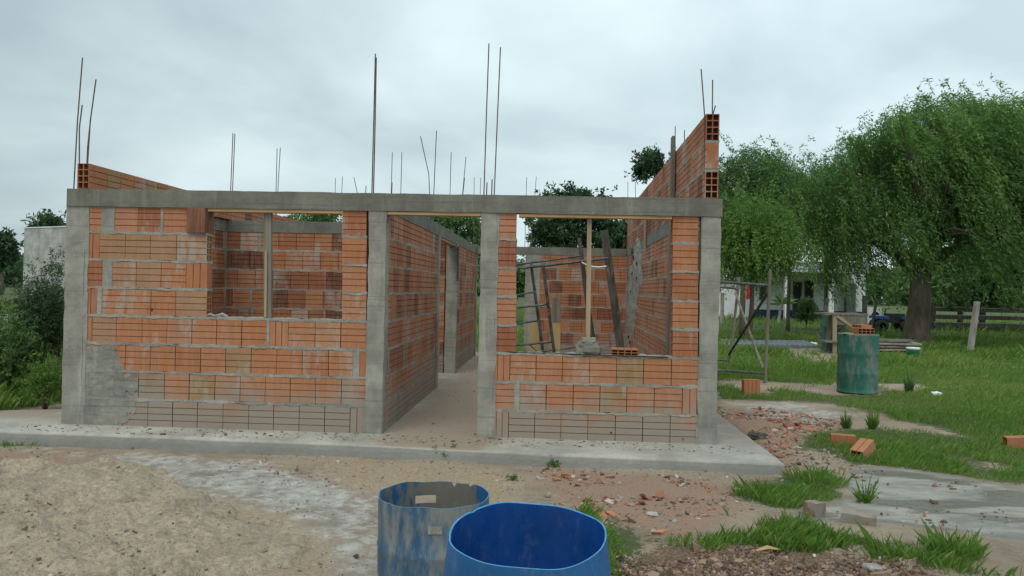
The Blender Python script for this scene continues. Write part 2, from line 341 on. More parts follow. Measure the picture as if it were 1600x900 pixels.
GRASSZ = [poly_from_px(p, -.08) for p in (
    [(1155, 770), (1200, 748), (1235, 742), (1280, 738), (1308, 752), (1300, 775), (1250, 792), (1190, 785)],
    [(890, 800), (935, 795), (1000, 830), (1010, 850), (950, 900), (930, 905), (900, 850)],
    [(1010, 835), (1080, 838), (1180, 818), (1300, 815), (1430, 830), (1520, 858), (1620, 895), (1700, 930), (1560, 905), (1420, 885), (1300, 860), (1180, 848), (1060, 850)],
    [(1250, 700), (1260, 675), (1360, 668), (1440, 672), (1600, 690), (1800, 700), (1800, 790), (1600, 752), (1480, 736), (1400, 722), (1340, 722), (1280, 700)],
    [(1118, 628), (1300, 632), (1440, 664), (1560, 700), (1650, 740)])]
GRASSZ[4] = [GRASSZ[4][0], (6.95, 60), (90, 60), (90, GRASSZ[4][-1][1] - 2)] + GRASSZ[4][:0:-1]
BAREZ = [poly_from_px(p, -.06) for p in ([(1200, 545), (1285, 540), (1330, 560), (1310, 575), (1220, 562)], [(1180, 598), (1330, 600), (1500, 608), (1500, 620), (1300, 622), (1200, 612)], [(1450, 700), (1560, 712), (1640, 735), (1540, 728)], [(1120, 590), (1175, 598), (1200, 620), (1120, 618)])]
def masks(x, y):
    x = np.asarray(x, float); y = np.asarray(y, float)
    nz = fbm(xy0(x, y, .9), 21, 4)
    CEM2 = CEMZ2
    g = np.zeros(x.shape)
    for k_, P in enumerate(GRASSZ): g = np.maximum(g, poly(x, y, P, .35) * (1.3, 1.1, .78, 1, 1)[k_])
    far = np.maximum(sst(10.5, 13, y), np.maximum(sst(-.9, -1.6, x) * sst(-1.2, .2, y), sst(14, 18, x) * sst(-3, 0, y))); g = np.maximum(g, far)
    for P in BAREZ: g = g - .75 * poly(x, y, P, .4)
    g = np.clip(g * .95 + (nz - .5) * .5, 0, 1)
    c = np.maximum(poly(x, y, CEMZ, .45) - .25 * fbm(xy0(x, y, 1.3), 23, 4), .62 * poly(x, y, CEM2, .3)); r = np.zeros(x.shape)
    for P in REDZ: r = np.maximum(r, poly(x, y, P, .3))
    w = poly(x, y, WET, .18); v = poly(x, y, GRAVZ, .3); s = np.zeros(x.shape)
    for P in SANDZ: s = np.maximum(s, poly(x, y, P, .4))
    g = g * (1 - sst(.3, .6, w))
    return g, c, r, s, w, v
def spaced(a, b, core0, core1, d, grow=1.12):
    L = list(np.arange(core0, core1, d)); s = d; p = core0
    lo = []
    while p > a: s = min(s * grow, 12); p -= s; lo.append(p)
    s = d; p = L[-1]; hi = []
    while p < b: s = min(s * grow, 12); p += s; hi.append(p)
    return np.array(lo[::-1] + L + hi)
gx = spaced(-420, 420, -2.5, 10.5, .045, 1.06); gy = spaced(-40, 700, -6.2, 1.2, .045, 1.045)
XX, YY = np.meshgrid(gx, gy, indexing='ij')
def dents(x, y, n, seed, xr, yr, dp):
    R = np.random.RandomState(seed); out = np.zeros_like(x)
    for _ in range(n):
        a, b, t = R.uniform(*xr), R.uniform(*yr), R.uniform(0, 3.14); c_, s_ = math.cos(t), math.sin(t); L_, W_ = R.uniform(.11, .17), R.uniform(.05, .075)
        m_ = (np.abs(x - a) < .4) & (np.abs(y - b) < .4); dx, dy = x[m_] - a, y[m_] - b; q = ((dx * c_ + dy * s_) / L_) ** 2 + ((-dx * s_ + dy * c_) / W_) ** 2
        out[m_] += dp * R.uniform(.5, 1) * (-np.exp(-q * q) + .35 * np.exp(-(q - 1.7) ** 2 * 3))
    return out
ZZ = gz(XX, YY); ZZ = ZZ + dents(XX, YY, 150, 5, (-1.5, 8.5), (-4.8, -.95), .022) * (1 - poly(XX, YY, WET))
me = bpy.data.meshes.new('ground'); nx, ny = XX.shape
V = np.stack([XX, YY, ZZ], -1).reshape(-1, 3); I = np.arange(nx * ny).reshape(nx, ny)
Q = np.stack([I[:-1, :-1], I[1:, :-1], I[1:, 1:], I[:-1, 1:]], -1).reshape(-1)
me.vertices.add(len(V)); me.vertices.foreach_set('co', V.astype(np.float32).ravel()); me.loops.add(len(Q)); me.loops.foreach_set('vertex_index', Q.astype(np.int32))
me.polygons.add(len(Q) // 4); me.polygons.foreach_set('loop_start', np.arange(0, len(Q), 4, dtype=np.int32)); me.polygons.foreach_set('loop_total', np.full(len(Q) // 4, 4, np.int32))
me.update(calc_edges=True); me.polygons.foreach_set('use_smooth', [True] * len(me.polygons)); me.materials.append(MAT['ground'])
g_, c_, r_, s_, w_, v_ = masks(XX, YY)
for nm, tri in (('m1', (g_, c_, r_)), ('m2', (s_, w_, v_))):
    a = me.color_attributes.new(nm, 'FLOAT_COLOR', 'POINT'); T = np.ones((nx * ny, 4), np.float32)
    for q in range(3): T[:, q] = tri[q].ravel()
    a.data.foreach_set('color', T.ravel())
ground = bpy.data.objects.new('ground', me); COL.objects.link(ground); tag(ground, 'open plot of sandy soil, gravel, wet cement and grass', kind='structure')
def gzp(x, y): return float(gz(np.array([x]), np.array([y]))[0])

# ------------------------------------------------------------------ hollow bricks
def brick(mb, O, U, N, u0, u1, z0, z1, t, kind='h', e0=False, e1=False, tint=None, off=0.0):
    """one fired hollow brick: grooved faces; open tube ends where e0/e1"""
    if tint is None: tint = (rnd.random() ** .8 * .95 if rnd.random() < .85 else rnd.random() * .2, rnd.random(), rnd.random())
    def W(u, w, z): return (O[0] + U[0] * u + N[0] * w, O[1] + U[1] * u + N[1] * w, z)
    gd, gw = .012, .0038; L = u1 - u0; H = z1 - z0
    def prof(a0, a1, n=4):
        P = [(off, a0)]
        for k in range(1, n):
            c = a0 + (a1 - a0) * k / n; P += [(off, c - gw), (off + gd, c - gw * .9), (off + gd, c + gw * .9), (off, c + gw)]
        P += [(off, a1), (t + off, a1)]
        for k in range(n - 1, 0, -1):
            c = a0 + (a1 - a0) * k / n; P += [(t + off, c + gw), (t + off - gd, c + gw * .9), (t + off - gd, c - gw * .9), (t + off, c - gw)]
        P += [(t + off, a0)]; return P
    if kind == 'v':
        nv = max(1, int(round(L / .0625))); P = prof(u0, u1, max(2, nv) if L > .09 else 1); n = len(P)
        V = [W(a, w, z0) for w, a in P] + [W(a, w, z1) for w, a in P]
        F = [(i, (i + 1) % n, n + (i + 1) % n, n + i) for i in range(n)] + [tuple(range(n - 1, -1, -1)), tuple(range(n, 2 * n))]
        mb.add(V, F, tint); return
    P = prof(z0, z1, max(1, int(round(H / .0625)))); n = len(P)
    V = [W(u0, w, a) for w, a in P] + [W(u1, w, a) for w, a in P]
    F = [(i, n + i, n + (i + 1) % n, (i + 1) % n) for i in range(n)]
    if not e0: F.append(tuple(range(n)))
    if not e1: F.append(tuple(range(2 * n - 1, n - 1, -1)))
    mb.add(V, F, tint)
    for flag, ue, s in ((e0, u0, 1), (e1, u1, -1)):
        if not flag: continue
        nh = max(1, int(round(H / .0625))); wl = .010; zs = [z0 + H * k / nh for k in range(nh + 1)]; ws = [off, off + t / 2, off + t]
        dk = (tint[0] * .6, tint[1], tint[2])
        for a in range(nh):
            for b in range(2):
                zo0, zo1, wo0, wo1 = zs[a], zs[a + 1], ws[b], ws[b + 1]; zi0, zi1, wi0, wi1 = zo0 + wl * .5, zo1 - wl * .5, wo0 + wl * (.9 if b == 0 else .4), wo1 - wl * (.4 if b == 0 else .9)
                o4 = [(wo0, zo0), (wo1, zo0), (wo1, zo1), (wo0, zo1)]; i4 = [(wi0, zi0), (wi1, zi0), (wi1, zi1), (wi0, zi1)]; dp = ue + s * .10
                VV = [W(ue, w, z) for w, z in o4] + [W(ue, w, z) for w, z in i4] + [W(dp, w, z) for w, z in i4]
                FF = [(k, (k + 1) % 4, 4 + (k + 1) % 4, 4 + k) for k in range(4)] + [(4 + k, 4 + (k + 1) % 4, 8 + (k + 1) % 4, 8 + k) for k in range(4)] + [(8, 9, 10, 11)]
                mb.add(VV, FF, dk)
def strip(mb, O, U, N, u0, u1, z0, z1, w0, w1, jz=.006, jw=.004, step=.03):
    """bed of mortar squeezed out unevenly on both faces"""
    n = max(2, int((u1 - u0) / step)); V = []; F = []
    for i in range(n + 1):
        u = u0 + (u1 - u0) * i / n; q = lambda k: (float(vn(np.array([u * 9 + O[0] * 3.1, z0 * 31 + O[1] * 2.3, k]), 4)) - .35) + .9 * (float(vn(np.array([u * 33 + O[0] * 3.1, z0 * 31 + O[1] * 2.3, k + 9.5]), 6)) - .5)
        for (w, s) in ((w0, -1), (w1, 1)):
            ex = s * (.002 + jw * abs(q(w * 9)) * 1.6)
            for z, sz in ((z0, -1), (z1, 1)):
                V.append((O[0] + U[0] * u + N[0] * (w + ex), O[1] + U[1] * u + N[1] * (w + ex), z + sz * jz * 2 * q(5 + sz + w * 7)))
    for i in range(n):
        b = i * 4; c = b + 4
        F += [(b, c, c + 1, b + 1), (b + 1, c + 1, c + 3, b + 3), (b + 3, c + 3, c + 2, b + 2), (b + 2, c + 2, c, b)]
    F += [(0, 1, 3, 2), (n * 4, n * 4 + 2, n * 4 + 3, n * 4 + 1)]
    mb.add(V, F)
def vstrip(mb, x0, x1, y0, y1, z0, z1, j=.014, step=.035, seed=0, round_=False):
    n = max(2, int((z1 - z0) / step)); V = []; F = []
    for i in range(n + 1):
        z = z0 + (z1 - z0) * i / n; q = [float(vn(np.array([z * 8, seed * 3.7 + k * 11, .5]), 9)) - .5 for k in range(4)]
        V += [(x0 + j * q[0] * 2, y0 + .002 * q[2], z), (x1 + j * q[1] * 2, y0 + .002 * q[3], z), (x1 + j * q[1] * 2, y1, z), (x0 + j * q[0] * 2, y1, z)]
    for i in range(n):
        b = i * 4
        for k in range(4): F.append((b + k, b + (k + 1) % 4, b + 4 + (k + 1) % 4, b + 4 + k))
    F += [(3, 2, 1, 0), (n * 4, n * 4 + 1, n * 4 + 2, n * 4 + 3)]
    mb.add(V, F)
BH, PIT = .2525, .2735
def auto_wall(O, U, N, L, z0, nc, parent, t=.12, openings=(), top=None, seed=1, ends=None, dark=0.0, shift=0.0, endfix=True):
    r = random.Random(seed); mb = MB(); mm = MB()
    for c in range(nc):
        za = z0 + c * PIT; zb = za + BH
        if top and zb > top: zb = top
        ivs = [(0.0, L)]
        for (a, b, oz0, oz1) in openings:
            if za + .1 > oz0 and za + .1 < oz1:
                nv = []
                for s_, e_ in ivs:
                    if b <= s_ or a >= e_: nv.append((s_, e_)); continue
                    if a > s_ + .03: nv.append((s_, a))
                    if b < e_ - .03: nv.append((b, e_))
                ivs = nv
        for s_, e_ in ivs:
            u = s_; first = True; ph = (.06 + .12 * r.random()) if (c % 2 == 0) else (.17 + .07 * r.random())
            while u < e_ - .02:
                l = ph if first else .25; kd = 'v' if (first and ph < .14) or r.random() < .04 else 'h'
                if kd == 'v' and not first: l = .25 if r.random() < .5 else .12
                gap = .005 + .004 * r.random()
                if r.random() < .07: gap = .025 + .03 * r.random()
                u1 = min(u + l, e_)
                if e_ - u1 < .05: u1 = e_
                e0 = ends and first and ends[0](c); e1 = ends and u1 >= e_ - 1e-6 and ends[1](c)
                if e0 or e1: kd = 'h'
                tt = (min(1, max(0, r.gauss(.5, .24) - dark)), r.random(), r.random())
                brick(mb, O, U, N, u, u1, za, zb, t, kd, e0, e1, tt, (r.random() - .5) * .004)
                if gap > .012 and u1 < e_: strip(mm, O, U, N, u1 + .002, min(e_, u1 + gap - .002), za + .004, zb - .004, .003, t - .003, .002, .003)
                u = u1 + gap; first = False
            e0 = .12 if ends and ends[0](c) else 0; e1 = .12 if ends and ends[1](c) else 0
            box(mb, (O[0] + U[0] * ((s_ + e0 + e_ - e1) / 2) + N[0] * t / 2, O[1] + U[1] * ((s_ + e0 + e_ - e1) / 2) + N[1] * t / 2, (za + zb) / 2),
                (abs(U[0]) * (e_ - s_ - e0 - e1 - .012) + abs(N[0]) * (t - .06), abs(U[1]) * (e_ - s_ - e0 - e1 - .012) + abs(N[1]) * (t - .06), zb - za - .01), None, (0, 0, 0)) if abs(U[0] * U[1]) < 1e-6 else None
            if zb < (top or 99) - .001 and c < nc - 1: strip(mm, O, U, N, s_, e_, zb, za + PIT, .002, t - .002, .007, .006)
    w = mb.build('brick_wall', MAT['brick'], parent); mm.build('mortar_joint', MAT['mortar'], w)
    return w

house = empty('unfinished_house', (0, 0, 0))
tag(house, 'half-built roofless house of orange hollow bricks with grey concrete columns on a concrete slab', 'house')
# slab
sl = MB(); SP = [(-1.35, -.30), (-.35, -.42), (1.5, -.46), (3.3, -.52), (4.75, -.66), (6.0, -.72), (6.80, -.75), (6.88, 9.8), (-.35, 9.8), (-.5, .9), (-1.35, .55)]
def slab_mesh():
    # fine top surface: clipped grid plus a rounded edge ring
    mb = MB(); P = []
    for i in range(len(SP)):
        a, b = np.array(SP[i]), np.array(SP[(i + 1) % len(SP)]); n = max(1, int(np.hypot(*(b - a)) / .06))
        for k in range(n): P.append(a + (b - a) * k / n)
    P = np.array(P); n = len(P); cen = np.array([3.2, 4.0]); rings = []
    d = P - cen; d /= np.linalg.norm(d, axis=1)[:, None]
    jit = (fbm(np.c_[P * 6, np.zeros(n)], 3) - .5)[:, None] * .03
    P = P + d * jit
    for inset, z in ((0.0, -.30), (0.0, -.06), (.004, -.022), (.016, -.007), (.045, 0.0)):
        q = P - d * inset; q = q + d * ((fbm(np.c_[P * 14, np.full(n, z * 20)], 6) - .5)[:, None] * .012)
        rings.append(np.c_[q, np.full(n, z) + (fbm(np.c_[P * 3, np.zeros(n)], 12) - .5) * .012 * (z > -.1)])
    V = np.concatenate(rings); F = []
    for r in range(len(rings) - 1):
        for i in range(n): F.append((r * n + i, r * n + (i + 1) % n, (r + 1) * n + (i + 1) % n, (r + 1) * n + i))
    F.append(tuple((len(rings) - 1) * n + i for i in range(n)))
    mb.add(V, F); return mb
slab = slab_mesh().build('foundation_slab', MAT['slab'], house)

# facade, left of the door: courses measured one by one (edges in photo pixels on the plane y=0)
def fx(px, z): 
    py = 452 + (1.0 - z) * 0 ; return Y(px, 660 - z * 157, 0.0)[0]
OF = (0.0, .010); UX = (1, 0); NY = (0, 1)
def measured(rows, z0s, parent, x_lo, x_hi, seed=0):
    mb = MB(); mm = MB()
    for (z0, h, items) in rows:
        zc = z0 + h / 2; covered = []
        for it in items:
            a, b, k = it[:3]; u0, u1 = fx(a, zc), fx(b, zc)
            covered.append((u0, u1))
            if k == 'm': strip(mm, OF, UX, NY, u0 - .003, u1 + .003, z0 - .002, z0 + h + .002, .001, .119, .003, .006, .012); continue
            tn = it[3] if len(it) > 3 else None
            tint = (tn if tn is not None else min(1, max(0, rnd.gauss(.52, .2))), rnd.random(), rnd.random())
            if k == 'x':
                box(mb, ((u0 + u1) / 2, .062, z0 + h / 2), (u1 - u0, .17, h - .004), Matrix.Rotation(-.12, 3, 'Z'), (.02, .1, 0)); continue
            e0 = 'L' in k; e1 = 'R' in k; z0q = rnd.uniform(-.003, .003)
            gg = rnd.choice((.002, .0028, .0036, .0048)); brick(mb, OF, UX, NY, u0 + gg, u1 - gg, z0, z0 + h, .12, k[0], e0, e1, tint, (rnd.random() - .5) * .004)
        lo = min(c[0] for c in covered); hi = max(c[1] for c in covered)
        e1 = .12 if any('R' in i[2] for i in items) else .01; e0 = .12 if any('L' in i[2] for i in items) else .01
        box(mb, ((lo + e0 + hi - e1) / 2, .07, z0 + h / 2), (hi - lo - e0 - e1, .06, h - .02), None, (0, 0, 0))
        if z0 + h < 2.1: strip(mm, OF, UX, NY, lo, hi, z0 + h, z0 + PIT, .001, .119, .0075, .006, .015)
    w = mb.build('brick_wall', MAT['brick'], parent); mm.build('mortar_joint', MAT['mortar'], w); return w
def Z(i): return i * PIT
RL = [
    (Z(0), BH, [(122, 152, 'h'), (152, 191, 'h'), (191, 230, 'h', .7), (230, 269, 'h', .75), (269, 308, 'h', .7), (308, 348, 'h', .8), (348, 388, 'h', .9), (388, 427, 'h', .85), (427, 467, 'h', .9), (467, 507, 'h', .85), (507, 547, 'h', .9), (547, 568, 'v', .7), (568, 573, 'm')]),
    (Z(1), BH, [(122, 138, 'h'), (138, 177, 'h'), (177, 216, 'h'), (216, 256, 'h', .98), (256, 295, 'h', .7), (295, 335, 'h', .98), (335, 375, 'h', .65), (375, 414, 'h', .6), (414, 453, 'h', .6), (453, 493, 'h', .5), (493, 533, 'h', .5), (533, 573, 'h', .6)]),
    (Z(2), BH, [(122, 156, 'h'), (156, 195, 'h'), (195, 234, 'h', .55), (234, 273, 'h', .5), (273, 313, 'h', .45), (313, 352, 'h', .6), (352, 392, 'h', .97), (392, 432, 'h', .5), (432, 472, 'h', .5), (472, 513, 'h', .4), (513, 552, 'h', .55), (552, 561, 'm'), (561, 573, 'v', .4)]),
    (Z(3), BH, [(129, 143, 'v', .5), (143, 181, 'h', .9), (181, 221, 'h', .55), (221, 260, 'h', .5), (260, 299, 'h', .8), (299, 338, 'h', .6), (338, 377, 'h', .55), (377, 417, 'h', .5), (417, 420, 'm'), (420, 450, 'v', .6), (450, 492, 'h', .6), (492, 532, 'h', .75), (532, 573, 'h', .55)]),
]
RL2 = [
    (Z(4), BH, [(130, 152, 'v', .35), (152, 158, 'm'), (158, 196, 'h', .5), (196, 235, 'h', .55), (235, 274, 'h', .5), (274, 323, 'hR', .9)]),
    (Z(5), BH, [(131, 160, 'h', .25), (160, 174, 'm'), (174, 212, 'h', .9), (212, 251, 'h', .9), (251, 290, 'h', .55), (290, 323, 'vR', .45)]),
    (Z(6), BH, [(133, 155, 'v', .4), (155, 195, 'h', .95), (195, 234, 'h', .95), (234, 275, 'h', .9), (275, 323, 'hR', .9)]),
    (Z(7), .248, [(138, 158, 'h', .6), (158, 178, 'm'), (178, 215, 'h', .7), (215, 251, 'h', .25), (251, 254, 'm'), (254, 294, 'h', .6), (294, 324, 'x')]),
]
RL3 = [(Z(i), BH if i < 7 else .248, [(534, 573, 'h', [.55, .65, .5, .3][i - 4])]) for i in (4, 5, 6, 7)]
wfl = measured(RL, None, house, 0, 3); measured(RL2, None, house, 0, 1.4); measured(RL3, None, house, 2.7, 3)
RR = [
    (Z(0), BH, [(766, 795, 'v', .65), (795, 836, 'h', .7), (836, 877, 'h', .65), (877, 919, 'h', .75), (919, 962, 'h', .9), (962, 1005, 'h', .7), (1005, 1048, 'h', .7), (1048, 1092, 'h', .72)]),
    (Z(1), BH, [(766, 804, 'h', .7), (804, 812, 'm'), (812, 854, 'h', .65), (854, 896, 'h', .6), (896, 938, 'h', .62), (938, 980, 'h', .97), (980, 1023, 'h', .7), (1023, 1067, 'h', .6), (1067, 1090, 'v', .5)]),
    (Z(2), BH, [(768, 797, 'v', .6), (797, 838, 'h', .6), (838, 879, 'h', .55), (879, 922, 'h', .5), (922, 964, 'h', .6), (964, 1006, 'h', 1.0), (1006, 1050, 'h', .5), (1050, 1092, 'h', .6)]),
]
wfr = measured(RR, None, house, 4, 6.3)
RR2 = [(Z(i), BH if i < 7 else .248, [(768, 807, 'h', [.2, .65, .7, .2, .65][i - 3])]) for i in (3, 4, 5, 6, 7)]
RR3 = [(Z(i), BH if i < 7 else .248, [(1051, 1092, 'hL', [.3, .5, .3, .5, .45][i - 3])]) for i in (3, 4, 5, 6, 7)]
measured(RR2, None, house, 4, 4.5); measured(RR3, None, house, 5.9, 6.3)

def mortar_patch():
    us = np.arange(.17, .74, .012); zs_ = np.arange(.0, .90, .012); V = []; F = []; idx = {}
    def inside(u, z): return ((u - .10) / .61) ** 2 + ((z - .37) / .50) ** 2 + 1.1 * (float(fbm(np.array([u * 7, z * 7, 0.]), 71, 4)) - .5) < 1.0 and z < .86
    def vid(i, j):
        if (i, j) not in idx:
            u, z = us[i], zs_[j]; b = float(fbm(np.array([u * 9, z * 16, .3]), 72, 5)); edge = float(fbm(np.array([u * 40, z * 40, .7]), 73, 2)); idx[(i, j)] = len(V); V.append((u + (edge - .5) * .012, .0145 - .020 * (b - .28) - .004 * edge, z))
        return idx[(i, j)]
    for i in range(len(us) - 1):
        for j in range(len(zs_) - 1):
            if inside(us[i] + .006, zs_[j] + .006): F.append((vid(i, j), vid(i + 1, j), vid(i + 1, j + 1), vid(i, j + 1)))
    m = MB(); m.add(V, F); return m.build('mortar_patch', m_cem('patch_mortar', (.235, .23, .195), .3, .9), house, True)
mortar_patch()
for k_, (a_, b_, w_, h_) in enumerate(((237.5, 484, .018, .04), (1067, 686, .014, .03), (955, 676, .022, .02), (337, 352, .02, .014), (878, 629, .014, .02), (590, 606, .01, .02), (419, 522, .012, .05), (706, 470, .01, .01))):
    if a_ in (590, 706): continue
    p = Y(a_, b_, .012); hb_ = MB(); blob(hb_, (p[0], .012, p[2]), (w_ * .5, .004, h_ * .5), .4, 2, k_, 10); hb_.build('hole_shade_blob', MAT['black'], house)  # black blobs on the brick face stand in for the shade inside holes
# side and inner walls
H0 = 2.16
auto_wall((.012, .16), (0, 1), (1, 0), 8.85, 0, 8, house, top=H0, seed=3, dark=.05)                     # left side
never = lambda c: False
wr = auto_wall((6.345, .16), (math.sin(.0139), math.cos(.0139)), (-math.cos(.0139), math.sin(.0139)), 8.85, 0, 8, house, top=H0, seed=5, dark=.05)
auto_wall((.14, 3.44), (1, 0), (0, 1), 2.87, 0, 8, house, top=H0, seed=8, dark=.12)                  # back of the left room
auto_wall((3.172, .16), (0, 1), (-1, 0), 3.27, 0, 8, house, top=H0, seed=13)                            # hall wall, first stretch
auto_wall((3.172, 5.72), (0, 1), (-1, 0), 3.28, 0, 8, house, top=H0, seed=15, dark=.05)                 # hall wall, second stretch
auto_wall((.14, 5.58), (1, 0), (0, 1), 2.85, 0, 8, house, top=H0, seed=18, dark=.15)                    # partition
auto_wall((.14, 9.0), (1, 0), (0, 1), 2.9, 0, 8, house, top=H0, seed=19, dark=.1)
auto_wall((4.53, 9.0), (1, 0), (0, 1), 1.82, 0, 8, house, top=H0, seed=22, dark=.12)                    # back wall of the big room
# gable courses above the ring beam
yes = lambda c: True
auto_wall((.075, -.0), (0, 1), (1, 0), 9.05, 2.334, 1, house, top=2.334 + .248, seed=31, ends=(yes, never))
auto_wall((6.340, -.01), (math.sin(.0139), math.cos(.0139)), (-math.cos(.0139), math.sin(.0139)), 9.05, 2.334, 3, house, t=.125, seed=37, ends=(lambda c: c != 1, never), dark=.22)

# columns
def column(x0, x1, y0, y1, z1=H0 + .002, seed=0, mat='column', bars=()):
    mb = MB(); rbox(mb, (x0, y0, -.01), (x1, y1, z1), .04, .010, 5, seed); c = mb.build('concrete_column', MAT[mat], house, True)
    for b in bars:
        m = MB(); n = len(b); tube(m, b, .0062, 6); m.build('rebar', MAT['rebar'], c)
    return c
def bars_px(y, L, zb=2.2):
    out = []
    for pts in L:
        P = [Y(a, b, y) for a, b in pts]; out.append(P)
    return out
column(-.03, .165, 0, .16, seed=1, bars=bars_px(.03, [[(115, 300), (121, 190), (129, 90)], [(134, 300), (141, 190), (150, 124)]]) + bars_px(.1, [[(124, 300), (124, 200), (128.5, 164)], [(134, 300), (137, 230), (142, 182)]]))
column(3.005, 3.172, -.004, .16, seed=2, bars=bars_px(.05, [[(581, 305), (584, 190), (586.5, 84)]]) + bars_px(.11, [[(583.5, 305), (586, 200), (588, 90)]]))
column(4.095, 4.245, -.002, .15, seed=3, bars=bars_px(.05, [[(756, 308), (760, 180), (764, 68)], [(772, 308), (777, 190), (782, 74)]]) + bars_px(.12, [[(760, 309), (761, 285)], [(768, 309), (769, 280)]]))
column(6.205, 6.375, 0, .16, seed=4)
column(.0, .15, 3.43, 3.58, seed=5, bars=bars_px(3.48, [[(359, 330), (364, 208)], [(362, 330), (367, 209)]]))
column(3.03, 3.19, 3.43, 3.60, seed=6, bars=bars_px(3.5, [[(673, 345), (670, 272), (657, 213)], [(676, 345), (682, 204)]]))
column(-.0, .15, 5.56, 5.72, seed=7, bars=bars_px(5.62, [[(430, 352), (433, 232)], [(431, 352), (438, 231)]]))
column(3.02, 3.20, 5.55, 5.71, seed=8, bars=bars_px(5.62, [[(702, 345), (705, 238)], [(719, 345), (728, 245)], [(719, 345), (726, 278)]]))
column(-.0, .15, 9.0, 9.14, seed=9, bars=bars_px(9.05, [[(523, 350), (524, 278)], [(532, 350), (535, 276)]]))
column(3.05, 3.20, 9.0, 9.14, seed=10, bars=bars_px(9.05, [[(740, 385), (741, 277)], [(748, 385), (751, 278)]]))
column(4.22, 4.53, 8.99, 9.13, seed=11, bars=bars_px(9.05, [[(820, 386), (823, 277)], [(829, 386), (838, 276)], [(825, 386), (827, 350)]]))
column(6.33, 6.47, 9.0, 9.14, seed=12, bars=bars_px(9.05, [[(981, 392), (981, 284)], [(993, 392), (993, 285)]]))
for px_, a, b, yy in ((612, 238, 305, 5.62), (627, 238, 305, 5.62), (612, 285, 300, 5.4), (571, 290, 300, 3.5)):
    m = MB(); tube(m, [Y(px_ - 2, 345, yy), Y(px_ + 1, a if a < 280 else a, yy)], .006, 6); m.build('rebar', MAT['rebar'], house)
m = MB(); tube(m, [Y(560, 345, 5.62), Y(558, 300, 5.62), Y(553, 277, 5.62)], .006, 6); m.build('rebar', MAT['rebar'], house)
for pts, yy in ((([1101, 340], [1101, 181], [1095.5, 108]), .035), (([1112, 340], [1113, 180], [1113.5, 125]), .045), (([1109, 250], [1113, 182], [1118, 165]), .02)):
    m = MB(); tube(m, [Y(a, b, yy) for a, b in pts], .0062, 6); m.build('rebar', MAT['rebar'], house)
for px_, a in ((1055, 197), (1069.5, 203)):
    m = MB(); tube(m, [Y(px_, 330, 2.3), Y(px_, a, 2.3)], .006, 6); m.build('rebar', MAT['rebar'], house)
# plaster lips between columns and brickwork
for k_, a_ in enumerate(((.14, .20, .0035, .12, 0, H0, .02), (3.0, 3.02, .004, .1, 0, H0, .012), (4.235, 4.262, .004, .1, 0, H0, .012), (6.19, 6.22, .0035, .1, 0, H0, .016))):
    lip = MB(); vstrip(lip, *a_, seed=k_ + 1); lip.build('plaster_lip', MAT['mortar'], house)
# ring beam
def beam(lo, hi, seed=0):
    mb = MB(); rbox(mb, lo, hi, .07, .005, 4, seed); return mb.build('ring_beam', MAT['beam'], house, True)
beam((-.02, -.012, H0), (6.385, .135, 2.332), 1)
beam((-.012, .14, H0 + .001), (.142, 9.15, 2.330), 2)
def skew_beam():
    mb = MB(); rbox(mb, (6.215, .14, H0 + .001), (6.36, 9.15, 2.330), .07, .005, 4, 3); mb.v = [(x + .0139 * y, y, z) for x, y, z in mb.v]; return mb.build('ring_beam', MAT['beam'], house, True)
skew_beam()
beam((.146, 3.43, H0 + .002), (3.04, 3.58, 2.328), 4); beam((3.045, .14, H0 + .003), (3.18, 9.0, 2.327), 5)
beam((.146, 5.57, H0 + .002), (3.04, 5.71, 2.328), 6); beam((.146, 8.995, H0 + .002), (6.33, 9.14, 2.328), 7)
# lintel boards left from the formwork
for a, b in ((1.40, 2.745), (3.18, 4.09), (4.455, 5.915)):
    mb = MB(); rbox(mb, (a, .0, H0 - .031), (b, .125, H0 - .003), .1, .0015, 4, 2); mb.build('lintel_board', MAT['lintel'], house)
mb = MB(); rbox(mb, (3.06, 3.61, H0 - .03), (3.17, 5.54, H0 - .003), .1, .0015, 4, 2); mb.build('lintel_board', MAT['lintel'], house)
# torn chase in the inner face of the right wall
ch = MB(); pit = MB()
def onwall(px, py, d=.006):
    # inner face x = 6.225 + .0139 y, iterate
    x = 6.22
    for _ in range(4):
        p = X(px, py, x); x = 6.222 + .0139 * p[1] - d
    return X(px, py, x)
path = [(998, 372, 4), (997, 390, 7), (994, 410, 9), (990, 440, 11), (985, 470, 12), (981, 500, 11), (977, 525, 10), (974, 552, 8)]
NS, NW = 60, 9; V = []; F = []
for i in range(NS + 1):
    f = i / NS * (len(path) - 1); a = path[min(int(f), len(path) - 2)]; b = path[min(int(f), len(path) - 2) + 1]; g = f - min(int(f), len(path) - 2)
    cx_, cy_, w_ = [a[q] + (b[q] - a[q]) * g for q in range(3)]
    for j in range(NW + 1):
        e_ = (j / NW - .5) * 2; jj = float(vn(np.array([i * .45, 3.0 * (e_ > 0), 1.5]), 5)) * .9 + .5
        p = onwall(cx_ + e_ * w_ * jj, cy_, -.004); bu = (1 - e_ * e_) * .5 * float(fbm(np.array([i * .5, j * .8, 2.0]), 3, 3)) * .06; V.append((p[0] - bu - .003, p[1], p[2]))
for i in range(NS):
    for j in range(NW): q = i * (NW + 1) + j; F.append((q, q + 1, q + NW + 2, q + NW + 1))
ch.add(V, F); ch.build('wall_chase', MAT['mortar'], house)
